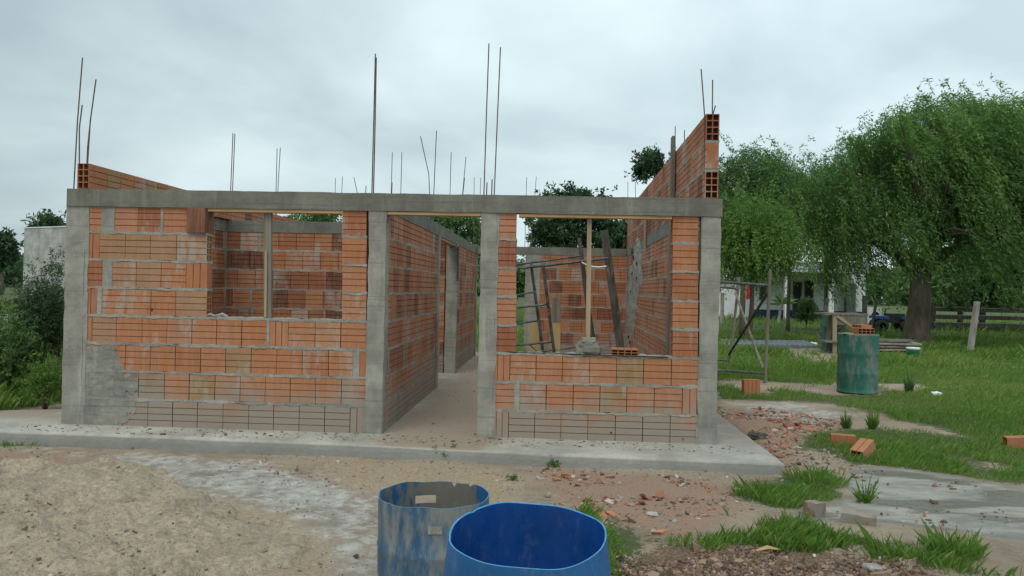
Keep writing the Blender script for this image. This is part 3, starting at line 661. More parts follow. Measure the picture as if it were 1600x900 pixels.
for k_, (px_, py_, s_) in enumerate(((989, 392, .13), (991, 402, .1), (996, 412, .07), (989, 427, .06), (996, 434, .06), (987, 455, .05), (983, 526, .06), (976, 530, .07), (985, 535, .05), (979, 545, .05))):
    p = onwall(px_, py_, .0); pit = MB(); blob(pit, (p[0] - .012, p[1], p[2]), (.02, s_ * .9, s_ * .42), .5, 2, k_, 12); pit.build('pit_shade_blob', MAT['black'], house)  # pits along the chase: their inner shade is put in as black blobs

# ------------------------------------------------------------------ props and timbers standing in the house
def stick(name, p0, p1, w, t, mat, label, cat, group=None, face=(0, -1, 0), parts=None):
    mb = MB(); p0 = np.array(p0, float); p1 = np.array(p1, float); n = 6
    for i in range(1): plank(mb, p0, p1, w, t, face)
    o = mb.build(name, MAT[mat]); return tag(o, label, cat, group)
stick('wooden_prop', Y(419, 497, .07) + np.array([0, 0, .0]), Y(419, 331, .07) - np.array([0, 0, .004]), .072, .05, 'oldwood', 'grey timber prop standing on the sill of the left window opening', 'prop')
stick('wooden_stick', Y(414.5, 496, .035), Y(416, 392, .035), .022, .012, 'wood', 'thin pale lath leaning against the grey prop in the left window', 'lath')
stick('wooden_prop', Y(918.5, 534, .07), Y(921, 338, .07), .042, .04, 'wood', 'slim pale timber prop in the middle of the right window opening', 'prop')
pt = Y(944, 360, 3.5); pb = Y(979.5, 618, 3.5); pb[2] = 0.0
stick('dark_plank', pb, pt, .105, .05, 'darkwood', 'thick mouldy dark plank leaning upright, right one behind the right window', 'plank')
pt = Y(905, 372, 4.2); pb = Y(938, 605, 4.2); pb[2] = 0.0
mb = MB(); tube(mb, [pb, (pb + pt) / 2 + np.array([-.015, 0, 0]), pt], [.04, .036, .03], 8); tag(mb.build('dark_pole', MAT['darkwood']), 'thin dark round pole leaning left of the thick mouldy plank in the big room', 'pole')
o = stick('wooden_board', (Y(870, 464, 6.0)[0], 6.0, 0), Y(869, 464, 6.0), .15, .025, 'yellowwood', 'upright board, grey above and fresh yellow below, behind the right window', 'board')
g0 = Y(869.2, 503, 5.982); g1 = Y(869, 464.5, 5.982); mb = MB(); plank(mb, g0, g1, .151, .004); adopt(mb.build('cement_stained_end', MAT['oldwood']), o)
o.parent = None
for ch_ in list(o.children): ch_.parent = o; ch_.matrix_parent_inverse = Matrix.Identity(4)
stick('wooden_board', (Y(835, 503, 5.0)[0] , 5.0, 0), Y(835.5, 504, 5.0), .15, .025, 'yellowwood', 'short fresh yellow board with a knot standing near the back door opening', 'board')
stick('wooden_plank', (X(1046, 553, 6.2)[0] - .02, 1.95, 0.0), (6.205, 2.02, 3.31), .13, .03, 'oldwood', 'tall grey plank standing against the right wall and rising above it', 'plank', face=(-1, 0, 0))
p0 = X(1007, 330, 6.24); stick('wooden_lath', (6.255, p0[1], 2.05), (6.255, p0[1] + .05, 2.95), .06, .03, 'wood', 'pale lath standing against the upper right wall, farther back than the grey plank', 'lath', face=(-1, 0, 0))
mb = MB(); plank(mb, (3.215, 5.53, 1.55), (3.21, 5.53, 2.12), .10, .03, (1, 0, 0)); tag(mb.build('dark_board_strip', MAT['darkwood'], house), 'dark board left on the hall column')
# tubular frame leaning inside the big room
FR = empty('scaffold_frame', (5.0, 3.0, 0)); tag(FR, 'dark tubular scaffold frame tipped over inside the big room behind the right window', 'scaffold')
def tb(a, b, r=.017, ya=3.0, yb=None, root=FR, name='tube', mat='tube'):
    m = MB(); P0 = Y(a[0], a[1], ya); P1 = Y(b[0], b[1], yb if yb is not None else ya)
    for P in (P0, P1):
        if P[2] < .015: P[2] = .015
    tube(m, [P0, (P0 + P1) / 2 + np.array([0, 0, -.004]), P1], r, 8); return adopt(m.build(name, MAT[mat]), root)
tb((792, 415), (906, 400), .014, 3.16); tb((792, 421), (950, 403.5), .019, 3.0); tb((829.5, 411), (857, 612), .020, 3.05); tb((848.5, 414), (873, 607), .021, 2.97)
tb((786, 464), (833, 456.5), .013, 3.08); tb((786, 482.5), (854, 475.5), .015, 2.99); tb((786, 508.5), (840, 501), .013, 3.08); tb((786, 541), (861, 534), .016, 2.98)
tb((842, 549.5), (905, 541.5), .012, 2.96); tb((826, 537), (842, 551), .007, 3.0); tb((793, 412), (788, 620), .02, 3.02); tb((947.5, 400), (947.5, 418), .009, 3.0)
m = MB(); tube(m, [Y(a, b, 2.94) for a, b in ((909, 410), (917, 414), (925, 416.5), (936, 417.5), (947.5, 416))], .010, 7); tag(m.build('plastic_hose', MAT['plastic']), 'short white plastic hose hanging between the frame and the mouldy plank', 'hose')
# things on the right sill
sz = Z(3) - .006
m = MB(); blob(m, (5.15, .065, sz + .055), (.13, .075, .085), .5, 2.4, 4, 26, sz); tag(m.build('concrete_chunk', MAT['beam']), 'rough grey lump of set concrete sitting on the sill of the right window', 'concrete lump')
m = MB(); rbox(m, (5.09, .02, sz + .122), (5.215, .11, sz + .165), .02, .009, 9, 8); tag(m.build('brick_fragment', MAT['mortar']), 'pale mortar-covered piece of brick on top of the concrete lump', 'brick piece')
m = MB()
def lying_brick(m, c, ang, tint, t=.085, L=.25, H=.25, tilt=0.0, spin=0.0, open2=True):
    """a hollow brick on its flat side; its tube ends face local -u"""
    b = MB(); brick(b, (0, 0), (1, 0), (0, 1), -L / 2, L / 2, -H / 2, H / 2, t, 'h', True, open2, tint)
    R = Matrix.Translation(Vector(c)) @ Matrix.Rotation(ang, 4, 'Z') @ Matrix.Rotation(tilt, 4, 'Y') @ Matrix.Rotation(math.pi / 2 + spin, 4, 'X') @ Matrix.Translation((0, -t / 2, 0))
    b.v = [tuple(R @ Vector(p)) for p in b.v]; m.v += [] ; base = len(m.v); m.v += b.v; m.f += [tuple(base + i for i in f) for f in b.f]; m.t += b.t
lying_brick(m, (5.50, .125, sz + .034), math.pi / 2 - .05, (.35, .3, 0), t=.062); tag(m.build('hollow_brick', MAT['loosebrick']), 'thin hollow brick lying flat on the sill of the right window', 'brick')
m = MB(); tube(m, [(4.30, .02, sz + .016), (4.42, .01, sz + .010), (4.55, .03, sz + .007), (4.8, .02, sz + .006), (5.05, -.004, sz + .008), (5.4, -.006, sz + .004), (5.9, .0, sz + .002)], .006, 6); tag(m.build('black_cable', MAT['black']), 'thin black cable running along the sill of the right window', 'cable')
m = MB()
rg = [(1.38, .02, Z(4) + .0), (1.44, .03, Z(4) + .022), (1.50, .0, Z(4) + .012), (1.56, .03, Z(4) + .03), (1.62, .02, Z(4) + .008)]
tube(m, rg, [.006, .016, .010, .014, .007], 7, jit=.6); tag(m.build('rag', MAT['mortar']), 'small crumpled grey rag on the sill of the left window', 'rag')

# ------------------------------------------------------------------ drums
def lathe(mb, prof, n, fn=None, tint=(.5, .5, .5), skipf=None):
    """prof: list (r,z); fn(theta,i,r,z)->(r,z)"""
    V = []; F = []
    for i, (r, z) in enumerate(prof):
        for k in range(n):
            th = 2 * math.pi * k / n; rr, zz = (fn(th, i, r, z) if fn else (r, z)); V.append((rr * math.cos(th), rr * math.sin(th), zz))
    for i in range(len(prof) - 1):
        for k in range(n):
            if skipf and skipf(2 * math.pi * (k + .5) / n, (prof[i][1] + prof[i + 1][1]) / 2): continue
            F.append((i * n + k, i * n + (k + 1) % n, (i + 1) * n + (k + 1) % n, (i + 1) * n + k))
    mb.add(V, F, tint)
def place(o, loc, rz=0): o.location = tuple(map(float, loc)); o.rotation_euler = (0, 0, rz)
# near bright blue drum, top cut off unevenly
d1 = 2.78; c = CAM + _f * d1 + _r * ((833 - 800) / FPX * d1); bx1, by1 = c[0], c[1]; gz1 = gzp(bx1, by1)
ztop = 1.43 - .858
def rim1(th):
    # angle 0 = +x ; back (th=pi/2) higher than front
    z = .036 * math.sin(th) + .006 * math.sin(3 * th + 1) + .002 * math.sin(7 * th)
    dl = (th - math.pi * 1.03 + math.pi) % (2 * math.pi) - math.pi
    z += -.018 * math.exp(-(dl / .10) ** 2) if dl > 0 else 0.0
    dk = (th - math.pi * .80 + math.pi) % (2 * math.pi) - math.pi
    z += -.020 * math.exp(-(dk / .022) ** 2)
    return z
Hh = ztop - gz1
def fn1(th, i, r, z):
    k = max(0, (z - Hh * .6) / (Hh * .4)); r = r * (1 + .022 * math.sin(2 * th + .5) * k + .004 * math.sin(5 * th) * k)
    return r, z + rim1(th) * k
root = empty('blue_drum', (bx1, by1, gz1)); tag(root, 'bright blue plastic drum with its top sawn off, nearest to the camera', 'drum')
o1 = MB(); lathe(o1, [(.01, .002), (.25, .0), (.285, .02), (.297, .08), (.300, Hh * .38), (.306, Hh * .42), (.300, Hh * .46), (.301, Hh * .62), (.296, Hh * .75), (.287, Hh * .87), (.277, Hh * .97), (.274, Hh)], 96, fn1)
a = o1.build('drum_shell', MAT['blue'], root, True)
o1 = MB(); lathe(o1, [(.274, Hh), (.2705, Hh + .0015), (.268, Hh - .002)], 96, fn1); o1.build('cut_rim', m_simple('cut_plastic_edge', (.06, .26, .45), .5, .2, 30), root, True)
o1 = MB(); lathe(o1, [(.268, Hh - .002), (.270, Hh * .97), (.280, Hh * .87), (.290, Hh * .75), (.294, Hh * .6), (.292, Hh * .46), (.288, Hh * .42), (.292, Hh * .38), (.29, .1), (.27, .035), (.01, .03)], 96, fn1); o1.build('drum_inside', MAT['bluein'], root, True)
o1 = MB(); lathe(o1, [(.287, .12), (.2, .125), (.1, .13), (.005, .128)], 40, lambda th, i, r, z: (r, z + .02 * math.sin(3 * th + r * 20))); o1.build('muddy_water', m_simple('muddy_residue', (.05, .05, .035), .35, .3, 6), root, True)
# far cement-caked drum
d2 = 4.22; c = CAM + _f * d2 + _r * ((685.5 - 800) / FPX * d2); bx2, by2 = c[0], c[1]; gz2 = gzp(bx2, by2); H2 = 1.43 - 1.118 + .0 - gz2 + .012
def rim2(th):
    z = .004 * math.sin(3 * th) + .003 * math.sin(8 * th + 2)
    for t0, w, dp in ((1.30, .018, .035), (.92, .025, .028), (math.pi * 1.0, .03, -.012)):
        dl = (th - t0 + math.pi) % (2 * math.pi) - math.pi; z -= dp * math.exp(-(dl / w) ** 2)
    return z
def fn2(th, i, r, z):
    k = max(0, (z - H2 * .75) / (H2 * .25)); return r * (1 + .012 * math.sin(2 * th + 1) * (z / H2)), z + rim2(th) * k ** 3
def hole2(th, z): return (1.66 < th < 2.08 and H2 - .125 < z < H2 - .08)
root = empty('blue_drum', (bx2, by2, gz2)); tag(root, 'cement-caked dull blue drum with a slot cut below its rim, behind the bright blue one', 'drum')
pr = [(.01, .0), (.25, .0), (.285, .02), (.292, .06), (.292, H2 * .42), (.297, H2 * .45), (.292, H2 * .48), (.292, H2 - .125), (.292, H2 - .08), (.292, H2 - .03), (.292, H2)]
o1 = MB(); lathe(o1, pr, 120, fn2, skipf=hole2); o1.build('drum_shell', MAT['bluedirty'], root, True)
o1 = MB(); lathe(o1, [(.292, H2), (.2895, H2 + .001), (.287, H2)], 120, fn2); o1.build('cut_rim', m_simple('worn_blue_edge', (.05, .20, .33), .6, .2, 30), root, True)
o1 = MB(); lathe(o1, [(.287, H2), (.287, H2 - .03), (.287, H2 - .08), (.287, H2 - .125), (.287, H2 * .4), (.285, .05), (.26, .03), (.01, .03)], 120, fn2, skipf=hole2); o1.build('drum_inside', MAT['bluecaked'], root, True)
o1 = MB(); V = []; F = []
for k in range(9):
    th = -1.52 + .24 * k / 8 + 2 * math.pi - .0
    for z in (H2 - .125, H2 - .085): V.append((.2945 * math.cos(th), .2945 * math.sin(th), z)); 
for k in range(8): F.append((2 * k, 2 * k + 2, 2 * k + 3, 2 * k + 1))
o1.add(V, F); o1.build('handle_slot', MAT['mortar'], root, True)

def big_drum(name, p, H, R, mat, label, rz=0):
    root = empty(name, p); tag(root, label, 'drum'); o1 = MB()
    lathe(o1, [(.01, 0), (R - .01, 0), (R + .004, .012), (R + .004, .022), (R - .003, .035), (R, .08), (R, H * .32), (R + .003, H * .335), (R, H * .35), (R, H * .65), (R + .003, H * .665), (R, H * .68), (R, H - .04), (R + .004, H - .022), (R + .004, H - .01), (R - .004, H), (R - .015, H), (R - .016, H - .02), (.01, H - .02)], 48, lambda th, i, r, z: (r * (1 + .008 * math.sin(3 * th + z * 5)), z))
    o1.build('drum_body', MAT[mat], root, True); return root
gp = G(1351, 618, -.045); gp[1] += .29; gd_z = gzp(gp[0], gp[1])
big_drum('green_drum', (gp[0], gp[1], gd_z), .90, .292, 'green', 'tall faded green steel drum standing in the grass with bricks on top')
topz = gd_z + .90
m = MB(); lying_brick(m, (gp[0] + .02, gp[1] - .10, topz + .045), math.pi / 2 + .1, (.45, .2, 0), t=.09); tag(m.build('hollow_brick', MAT['loosebrick']), 'hollow brick with its open holes facing out, on top of the green drum', 'brick')
m = MB(); lying_brick(m, (gp[0] + .06, gp[1] + .02, topz + .045 + .068), .35, (.5, .1, 0), t=.045, L=.2, H=.2); tag(m.build('brick_fragment', MAT['loosebrick']), 'broken brick slice resting on the hollow brick of the green drum', 'brick piece')
m = MB(); plank(m, (gp[0] - .27, gp[1] - .12, topz + .006), (gp[0] - .13, gp[1] - .16, topz + .006), .09, .012, (0, 0, 1)); tag(m.build('wood_offcut', MAT['yellowwood']), 'small pale wood offcut on the rim of the green drum', 'wood offcut')

# ------------------------------------------------------------------ loose bricks on the ground
def loose(px, py, w, ang, tilt, label, tint=(.45, .2, 0), z=None, t=.10, spin=0.0, L=.25, H=.2, mat='loosebrick', name='hollow_brick', cat='brick', sink=.01):
    p = G(px, py, -.1); z0 = gzp(p[0], p[1]); p = G(px, py, z0); m = MB()
    lying_brick(m, (p[0], p[1] + .06, z0 + t / 2 - sink + abs(math.sin(tilt)) * L * .35), ang, tint, t=t, tilt=tilt, L=L, H=H, spin=spin)
    return tag(m.build(name, MAT[mat]), label, cat)
loose(1320, 696, 40, -.25, .0, 'whole hollow brick lying on its side in the grass, left of the tilted brick', (.3, .2, 0), t=.11, L=.24, H=.12)
loose(1352, 716, 30, .7, -.45, 'tilted hollow brick propped on rubble in front of the grass', (.6, .4, 0), t=.10, L=.22, H=.13)
def mudbrick(px, py, dim, ang, label, mat, seed):
    p = G(px, py, -.1); z0 = gzp(p[0], p[1]); m = MB(); rbox(m, (-dim[0] / 2, -dim[1] / 2, -.01), (dim[0] / 2, dim[1] / 2, dim[2]), .02, .012, 7, seed)
    R_ = Matrix.Translation((p[0], p[1] + dim[1] / 2, z0)) @ Matrix.Rotation(ang, 4, 'Z') @ Matrix.Rotation(.08, 4, 'Y'); m.v = [tuple(R_ @ Vector(v)) for v in m.v]; m.t = [(.2, 1., 1.)] * len(m.v)
    return tag(m.build('hollow_brick', MAT[mat], None, True), label, 'brick')
mudbrick(1276, 803, (.12, .10, .085), .6, 'mud-smeared half brick at the edge of the wet cement, nearer the slab', 'mudbrick', 3)
mudbrick(1346, 820, (.21, .13, .06), -.35, 'mud-covered reddish brick lying flat at the front edge of the wet cement', 'mudbrick', 4)
loose(1598, 702, 40, -.2, -.1, 'orange hollow brick in the grass at the far right', (.4, .1, 0), t=.12, L=.26, H=.13)
p = G(1176, 622, -.07); m = MB(); zz = gzp(p[0], p[1]); brick(m, (p[0] - .12, p[1]), (.98, .18), (-.18, .98), 0, .245, zz, zz + .235, .09, 'v', tint=(.38, .1, 0)); m.v = [(x, y + (z - zz) * .12, z) for x, y, z in m.v]
tag(m.build('hollow_brick', MAT['loosebrick']), 'hollow brick standing upright beside the scaffold foot', 'brick')
def lump(name, px, py, s, mat, label, cat, sq=(1, 1, 1), seed=0):
    p = G(px, py, -.09); z0 = gzp(p[0], p[1]); m = MB(); blob(m, (p[0], p[1], z0 + s * sq[2] * .35), (s * sq[0] / 2, s * sq[1] / 2, s * sq[2] * .6), .45, 2.2, seed, 20)
    return tag(m.build(name, MAT[mat]), label, cat)
lump('soil_clod', 1182, 684, .17, 'darkwood', 'dark clod of earth against the right edge of the slab', 'clod', (1.2, .8, .4), 3)
lump('plastic_bag', 1463, 626, .12, 'plastic', 'crumpled white plastic bag in the grass right of the green drum', 'bag', (1.2, .9, .6), 5)
lump('plastic_bag', 1271, 546, .22, 'plastic', 'small white plastic scrap on bare soil left of the workbench', 'bag', (1, .8, .6), 6)
lump('stone', 1363, 884, .09, 'mortar', 'pale flat stone at the edge of the gravel below the grass strip', 'stone', (1.2, 1, .35), 7)
lump('stone', 973, 748, .09, 'mortar', 'whitish stone close to the front edge of the slab', 'stone', (1.2, 1, .4), 8) if False else None
p = G(1313, 573, -.03); m = MB(); plank(m, (p[0] - .28, p[1], gzp(p[0], p[1]) + .03), (p[0] + .1, p[1] + .02, gzp(p[0], p[1]) + .035), .12, .03, (0, 0, 1)); tag(m.build('white_board', MAT['plastic']), 'short white board lying in the grass left of the green drum', 'board')
for a, b, L_, lab in ((1200, 862, .16, 'yellowish splinter of wood lying on the gravel'), (258, 884, .24, 'curved brown strip of bark lying on the sand heap')):
    p = G(a, b, -.1); z0 = gzp(p[0], p[1]) + (.17 if a < 500 else 0); p = G(a, b, z0); m = MB()
    tube(m, [(p[0] - L_ / 2, p[1] - .02, z0 + .012), (p[0], p[1] + .01, z0 + .03), (p[0] + L_ / 2, p[1], z0 + .02)], [.006, .02, .008], 6); m.v = [(x, y, z0 + (z - z0) * .7) for x, y, z in m.v]
    wobj = m.build('wood_splinter', MAT['yellowwood']); tag(wobj, lab, 'wood splinter')
    if a < 500: SPL = wobj; SPLP = p

# ------------------------------------------------------------------ sand heap (its own body of loose sand)
hx = np.arange(-1.9, 4.3, .024); hy = np.arange(-5.6, -.55, .024); HX, HY = np.meshgrid(hx, hy, indexing='ij')
def px_center(a, b): return G(a, b, -.1)[:2]
def heap(x, y):
    h = np.zeros_like(x)
    for (a, b, zz_, rx, ry, H_) in ((90, 772, .1, .95, .62, .20), (160, 800, .1, .75, .55, .17), (30, 800, .1, 1.0, .8, .20), (260, 800, .1, .55, .45, .15), (100, 870, .1, 1.3, .9, .18), (330, 850, .1, .75, .6, .10), (400, 890, .05, .6, .4, .05), (200, 740, .1, .4, .25, .10)):
        cx_, cy_ = px_center(a, b); q = ((x - cx_) / rx) ** 2 + ((y - cy_) / ry) ** 2; h = np.maximum(h, H_ * np.clip(1 - q, 0, 1) ** .8)
    h = np.clip(h - .075 * fbm(xy0(x, y, 1.6), 44, 3) * (h < .12) , 0, 1)
    n1 = fbm(xy0(x, y, 3.2), 41, 5) - .5; n2 = fbm(xy0(x, y, 14), 43, 4) - .5
    n3 = fbm(xy0(x, y, 34), 47, 2) - .5; return h * (1 + 1.1 * n1) + (n1 * .09 + n2 * .06 + n3 * .02) * sst(0, .05, h) - .035 * (1 - sst(0, .03, h))
HZ = heap(HX, HY) + gz(HX, HY) + dents(HX, HY, 110, 9, (-1.6, 3.9), (-5, -.8), .038)
m = MB(); n0, n1_ = HX.shape; I = np.arange(n0 * n1_).reshape(n0, n1_); keep = heap(HX, HY) > -.030
K = keep[:-1, :-1] & keep[1:, :-1] & keep[1:, 1:] & keep[:-1, 1:]
Q = np.stack([I[:-1, :-1], I[1:, :-1], I[1:, 1:], I[:-1, 1:]], -1)[K]
me = bpy.data.meshes.new('sand_heap'); VV = np.stack([HX, HY, HZ], -1).reshape(-1, 3)
used = np.unique(Q); remap = -np.ones(len(VV), int); remap[used] = np.arange(len(used)); me.from_pydata(VV[used].tolist(), [], remap[Q].tolist())
def m_sand():
    t = NT('heaped_sand'); n = t.noise(2.5, 7, .7); f = t.noise(30, 6, .75); f2 = t.noise(90, 4)
    c = t.mix(t.rng(f, .3, .7), (.31, .24, .165), (.56, .46, .335)); c = t.mix(t.rng(n, .48, .68, 0, .5), c, (.27, .24, .19)); c = t.mix(t.rng(t.noise(6, 7, .8), .52, .66, 0, .7), c, (.19, .155, .115)); c = t.mix(t.rng(f2, .56, .70, 0, .75), c, (.10, .08, .06)); sp = t.voro(38); c = t.mix(t.rng(sp, 0, .13, .6, 0), c, (.07, .055, .04))
    return t.done(c, .95, t.ma('ADD', f, t.ma('MULTIPLY', f2, .5)), .9, .03)
me.materials.append(m_sand()); me.polygons.foreach_set('use_smooth', [True] * len(me.polygons)); me.update()
so = bpy.data.objects.new('sand_heap', me); COL.objects.link(so); tag(so, 'low trampled heap of yellowish building sand in front of the slab', 'sand heap')
def surf(x, y):
    g = gzp(x, y); h = float(heap(np.array([x]), np.array([y]))[0]) if (-1.9 < x < 4.2 and -5.3 < y < -.6) else -1
    return max(g, g + h)
SPL.location.z = surf(SPLP[0], SPLP[1]) - SPLP[2] + .004

# ------------------------------------------------------------------ rubble and stones (loose stuff)
def scatter_boxes(name, n, zones, size, flat, colors, seed, label, heapz=False, w=None):
    R = np.random.RandomState(seed); pts = []
    while len(pts) < n:
        P = zones[R.randint(len(zones))] if w is None else zones[R.choice(len(zones), p=w)]; xs = [p[0] for p in P]; ys = [p[1] for p in P]
        x = R.uniform(min(xs), max(xs), 400); y = R.uniform(min(ys), max(ys), 400); y = np.clip(y, -6.2, 60)
        ok = poly(x, y, P, .2) > .5 * R.rand(400) + .25; ok &= ~((x > -1.3) & (x < 6.9) & (y > -.44 - .05 * np.clip(x, 0, 7)))
        k = fbm(xy0(x, y, 2.2), seed) > .42 + .12 * R.rand(400); ok &= k
        for a, b in zip(x[ok][:60], y[ok][:60]): pts.append((a, b))
    pts = np.array(pts[:n]); z = gz(pts[:, 0], pts[:, 1])
    if heapz: z = z + np.clip(heap(pts[:, 0], pts[:, 1]), 0, 1)
    base = np.array([[sx, sy, sz_] for sz_ in (-1, 1) for sx, sy in ((-1, -1), (1, -1), (1, 1), (-1, 1))], float) * .5
    s = np.exp(R.normal(0, .45, (n, 1))) * size; dim = np.c_[s * R.uniform(.7, 1.6, (n, 1)), s * R.uniform(.6, 1.1, (n, 1)), s * flat * R.uniform(.6, 1.4, (n, 1))]
    Vv = base[None] * dim[:, None] * (1 + .35 * (R.rand(n, 8, 3) - .5) * 2)
    th = R.rand(n) * 6.28; c_, s_ = np.cos(th), np.sin(th); Vx = Vv[..., 0] * c_[:, None] - Vv[..., 1] * s_[:, None]; Vy = Vv[..., 0] * s_[:, None] + Vv[..., 1] * c_[:, None]
    tl = R.normal(0, .35, (n, 2)); Vz = Vv[..., 2] + Vx * tl[:, :1] + Vy * tl[:, 1:]
    Wv = np.stack([Vx + pts[:, 0, None], Vy + pts[:, 1, None], Vz + z[:, None] + dim[:, 2, None] * .25], -1)
    Fq = np.array(BOXF); Vout = Wv[:, Fq].reshape(-1, 3); cc = np.array(colors)[R.randint(len(colors), size=n)] * R.uniform(.65, 1.25, (n, 1)); T = np.repeat(cc, 24, 0)
    o = fast_mesh(name, Vout, 4, MAT['rubble'], T); tag(o, label, kind='stuff'); return o
RED = [(.34, .12, .06), (.36, .15, .08), (.26, .085, .045), (.25, .20, .16), (.24, .17, .12), (.36, .34, .30)]
scatter_boxes('brick_rubble', 1250, REDZ[:2], .021, .30, RED, 5, 'shards of broken orange brick strewn beside and in front of the slab', w=[.76, .24])
scatter_boxes('gravel', 12000, [GRAVZ], .0125, .55, [(.19, .11, .07), (.14, .08, .05), (.24, .155, .10), (.09, .055, .035), (.27, .19, .14)], 6, 'coarse reddish-brown gravel spread in the near right foreground')
PEB = [[(-1.8, -5.0), (6.9, -5.2), (6.9, -.6), (-1.8, -.45)]]
scatter_boxes('pebbles', 4600, PEB, .0075, .6, [(.30, .27, .23), (.12, .10, .08), (.40, .38, .34), (.33, .17, .11), (.18, .14, .10)], 9, 'small stones and crumbs of mortar scattered over the soil before the house', heapz=True)
scatter_boxes('mud_crumbs', 420, [WET, poly_from_px([(1180, 690), (1300, 700), (1420, 720), (1300, 745), (1230, 730)])], .013, .5, [(.20, .10, .07), (.12, .09, .07), (.28, .26, .23)], 12, 'crumbs of brick and soil sprinkled over the wet cement')
# trodden crumbs on the slab
R = np.random.RandomState(3); n = 1100; x = R.uniform(-.3, 6.7, n); y = np.where(R.rand(n) < .6, R.uniform(-.4, -.03, n), R.uniform(0, 7, n)); x = np.where(y > 0, R.uniform(3.3, 6.1, n), x)
s = np.exp(R.normal(0, .5, n)) * .0075; base = np.array([[sx, sy, sz_] for sz_ in (-1, 1) for sx, sy in ((-1, -1), (1, -1), (1, 1), (-1, 1))], float) * .5
Wv = base[None] * s[:, None, None] * (1 + .5 * (R.rand(n, 8, 3) - .5)) * np.array([1.5, 1, .6]) + np.c_[x, y, s * .25][:, None]
tag(fast_mesh('slab_crumbs', Wv[:, np.array(BOXF)].reshape(-1, 3), 4, MAT['rubble'], np.repeat(np.array([(.10, .07, .05), (.22, .15, .1), (.30, .27, .22)])[R.randint(3, size=n)], 24, 0)), 'crumbs of soil and mortar trodden over the slab', kind='stuff')

# ------------------------------------------------------------------ grass
def grass_blades():
    R = np.random.RandomState(77); allV = []; allT = []
    def batch(n, xr, yr, h, w, dens=1.0, tall=None, gate=.45):
        x = R.uniform(xr[0], xr[1], n); y = R.uniform(yr[0], yr[1], n)
        ang = (x - CAM[0]) / np.maximum(y - CAM[1], .5); ok = (ang < .80) & (ang > -.85)
        ok &= ~((x > -.9) & (x < 6.93) & (y > -.8 + 0 * x) & (y < 9.9))
        x, y = x[ok], y[ok]; g = masks(x, y)[0]; cl = fbm(xy0(x, y, 3.0), 55, 3)
        ok = g + (cl - .5) * 1.3 > gate + .25 * R.rand(len(x)) - .08 * (y > 8); x, y, g, cl = x[ok], y[ok], g[ok], cl[ok]; n = len(x)
        z = gz(x, y) - .01; big = fbm(xy0(x, y, .8), 60, 3)
        hh = h * (.35 + 2.2 * np.clip(big, 0, 1) ** 2.2) * np.exp(R.normal(0, .28, n)) * (1 + (tall(x, y) if tall else 0))
        th = R.rand(n) * 6.28; lean = np.stack([np.cos(th), np.sin(th)], -1) * hh[:, None] * R.uniform(.15, .8, (n, 1)); lean[:, 0] += hh * .12
        sd = np.stack([-np.sin(th), np.cos(th)], -1) * (w * R.uniform(.7, 1.3, (n, 1)))
        V = np.zeros((n, 4, 3)); V[:, 0, :2] = np.c_[x, y] - sd / 2; V[:, 1, :2] = np.c_[x, y] + sd / 2; V[:, 0, 2] = V[:, 1, 2] = z
        V[:, 2, :2] = np.c_[x, y] + lean * .45 + sd * .35; V[:, 2, 2] = z + hh * .65; V[:, 3, :2] = np.c_[x, y] + lean; V[:, 3, 2] = z + hh * .95
        patch = fbm(xy0(x, y, .5), 91, 3); t = np.clip(.25 + .9 * (patch - .3) + R.normal(0, .22, n), 0, 1); t = np.where(R.rand(n) < .05, 1.0, t)
        allV.append(V[:, [0, 1, 2, 3]].reshape(-1, 3)); allT.append(np.repeat(np.c_[t, t, t], 4, 0))
    batch(200000, (6.0, 12.5), (-5.2, 0.5), .034, .0030, tall=lambda x, y: 1.6 * (poly(x, y, GRASSZ[0], .3) > .4) + .2 * (y < -2.4))
    batch(70000, (4.4, 6.6), (-5.0, -1.7), .045, .004)
    batch(230000, (7.0, 17), (0.5, 9), .062, .0075)
    batch(130000, (7.0, 26), (9, 22), .11, .015); batch(50000, (-30, 45), (20, 60), .2, .04)
    batch(55000, (-6, -.9), (-.6, 8), .16, .011, tall=lambda x, y: .5 + 0 * x); batch(40000, (-14, 7), (9.9, 22), .16, .018)
    batch(30000, (-20, -1), (8, 25), .16, .02)
    V = np.concatenate(allV); T = np.concatenate(allT); print('grass blades', len(V) // 4)
    tag(fast_mesh('grass', V, 4, MAT['grass'], T), 'uneven green grass growing around the building plot', kind='stuff')
grass_blades()
def tuft(name, px, py, n, h, spread, mat, label, cat, w=.006, seed=0, group=None, z=-.1, y=None):
    R = np.random.RandomState(seed); p = G(px, py, z); z0 = gzp(p[0], p[1]) if y is None else p[2]; th = R.rand(n) * 6.28; r = spread * R.rand(n) ** .7
    rt = .35 if h > .1 else .95; b = np.c_[p[0] + r * rt * np.cos(th), p[1] + r * rt * np.sin(th), np.full(n, z0 - .01)]; hh = h * np.exp(R.normal(-.15, .4, n)); th = th + R.normal(0, .9, n)
    d = np.c_[np.cos(th), np.sin(th)] * (r * .9 if h > .1 else hh * R.rand(n))[:, None]; sd = np.c_[-np.sin(th), np.cos(th)] * w; V = np.zeros((n, 4, 3))
    V[:, 0] = b; V[:, 1] = b; V[:, 0, :2] -= sd / 2; V[:, 1, :2] += sd / 2; V[:, 2] = b; V[:, 2, :2] += d * .4 + sd * .4; V[:, 2, 2] += hh * .62; V[:, 3] = b; V[:, 3, :2] += d; V[:, 3, 2] += hh
    t = np.clip(R.normal(.35, .25, n), 0, 1); o = fast_mesh(name, V.reshape(-1, 3), 4, MAT[mat], np.repeat(np.c_[t, t, t], 4, 0)); return tag(o, label, cat, group)
tuft('grass_tuft', 1490, 862, 500, .085, .16, 'grass', 'tall spiky grass tuft at the front right, before the wet cement', 'grass tuft', .004, 3)
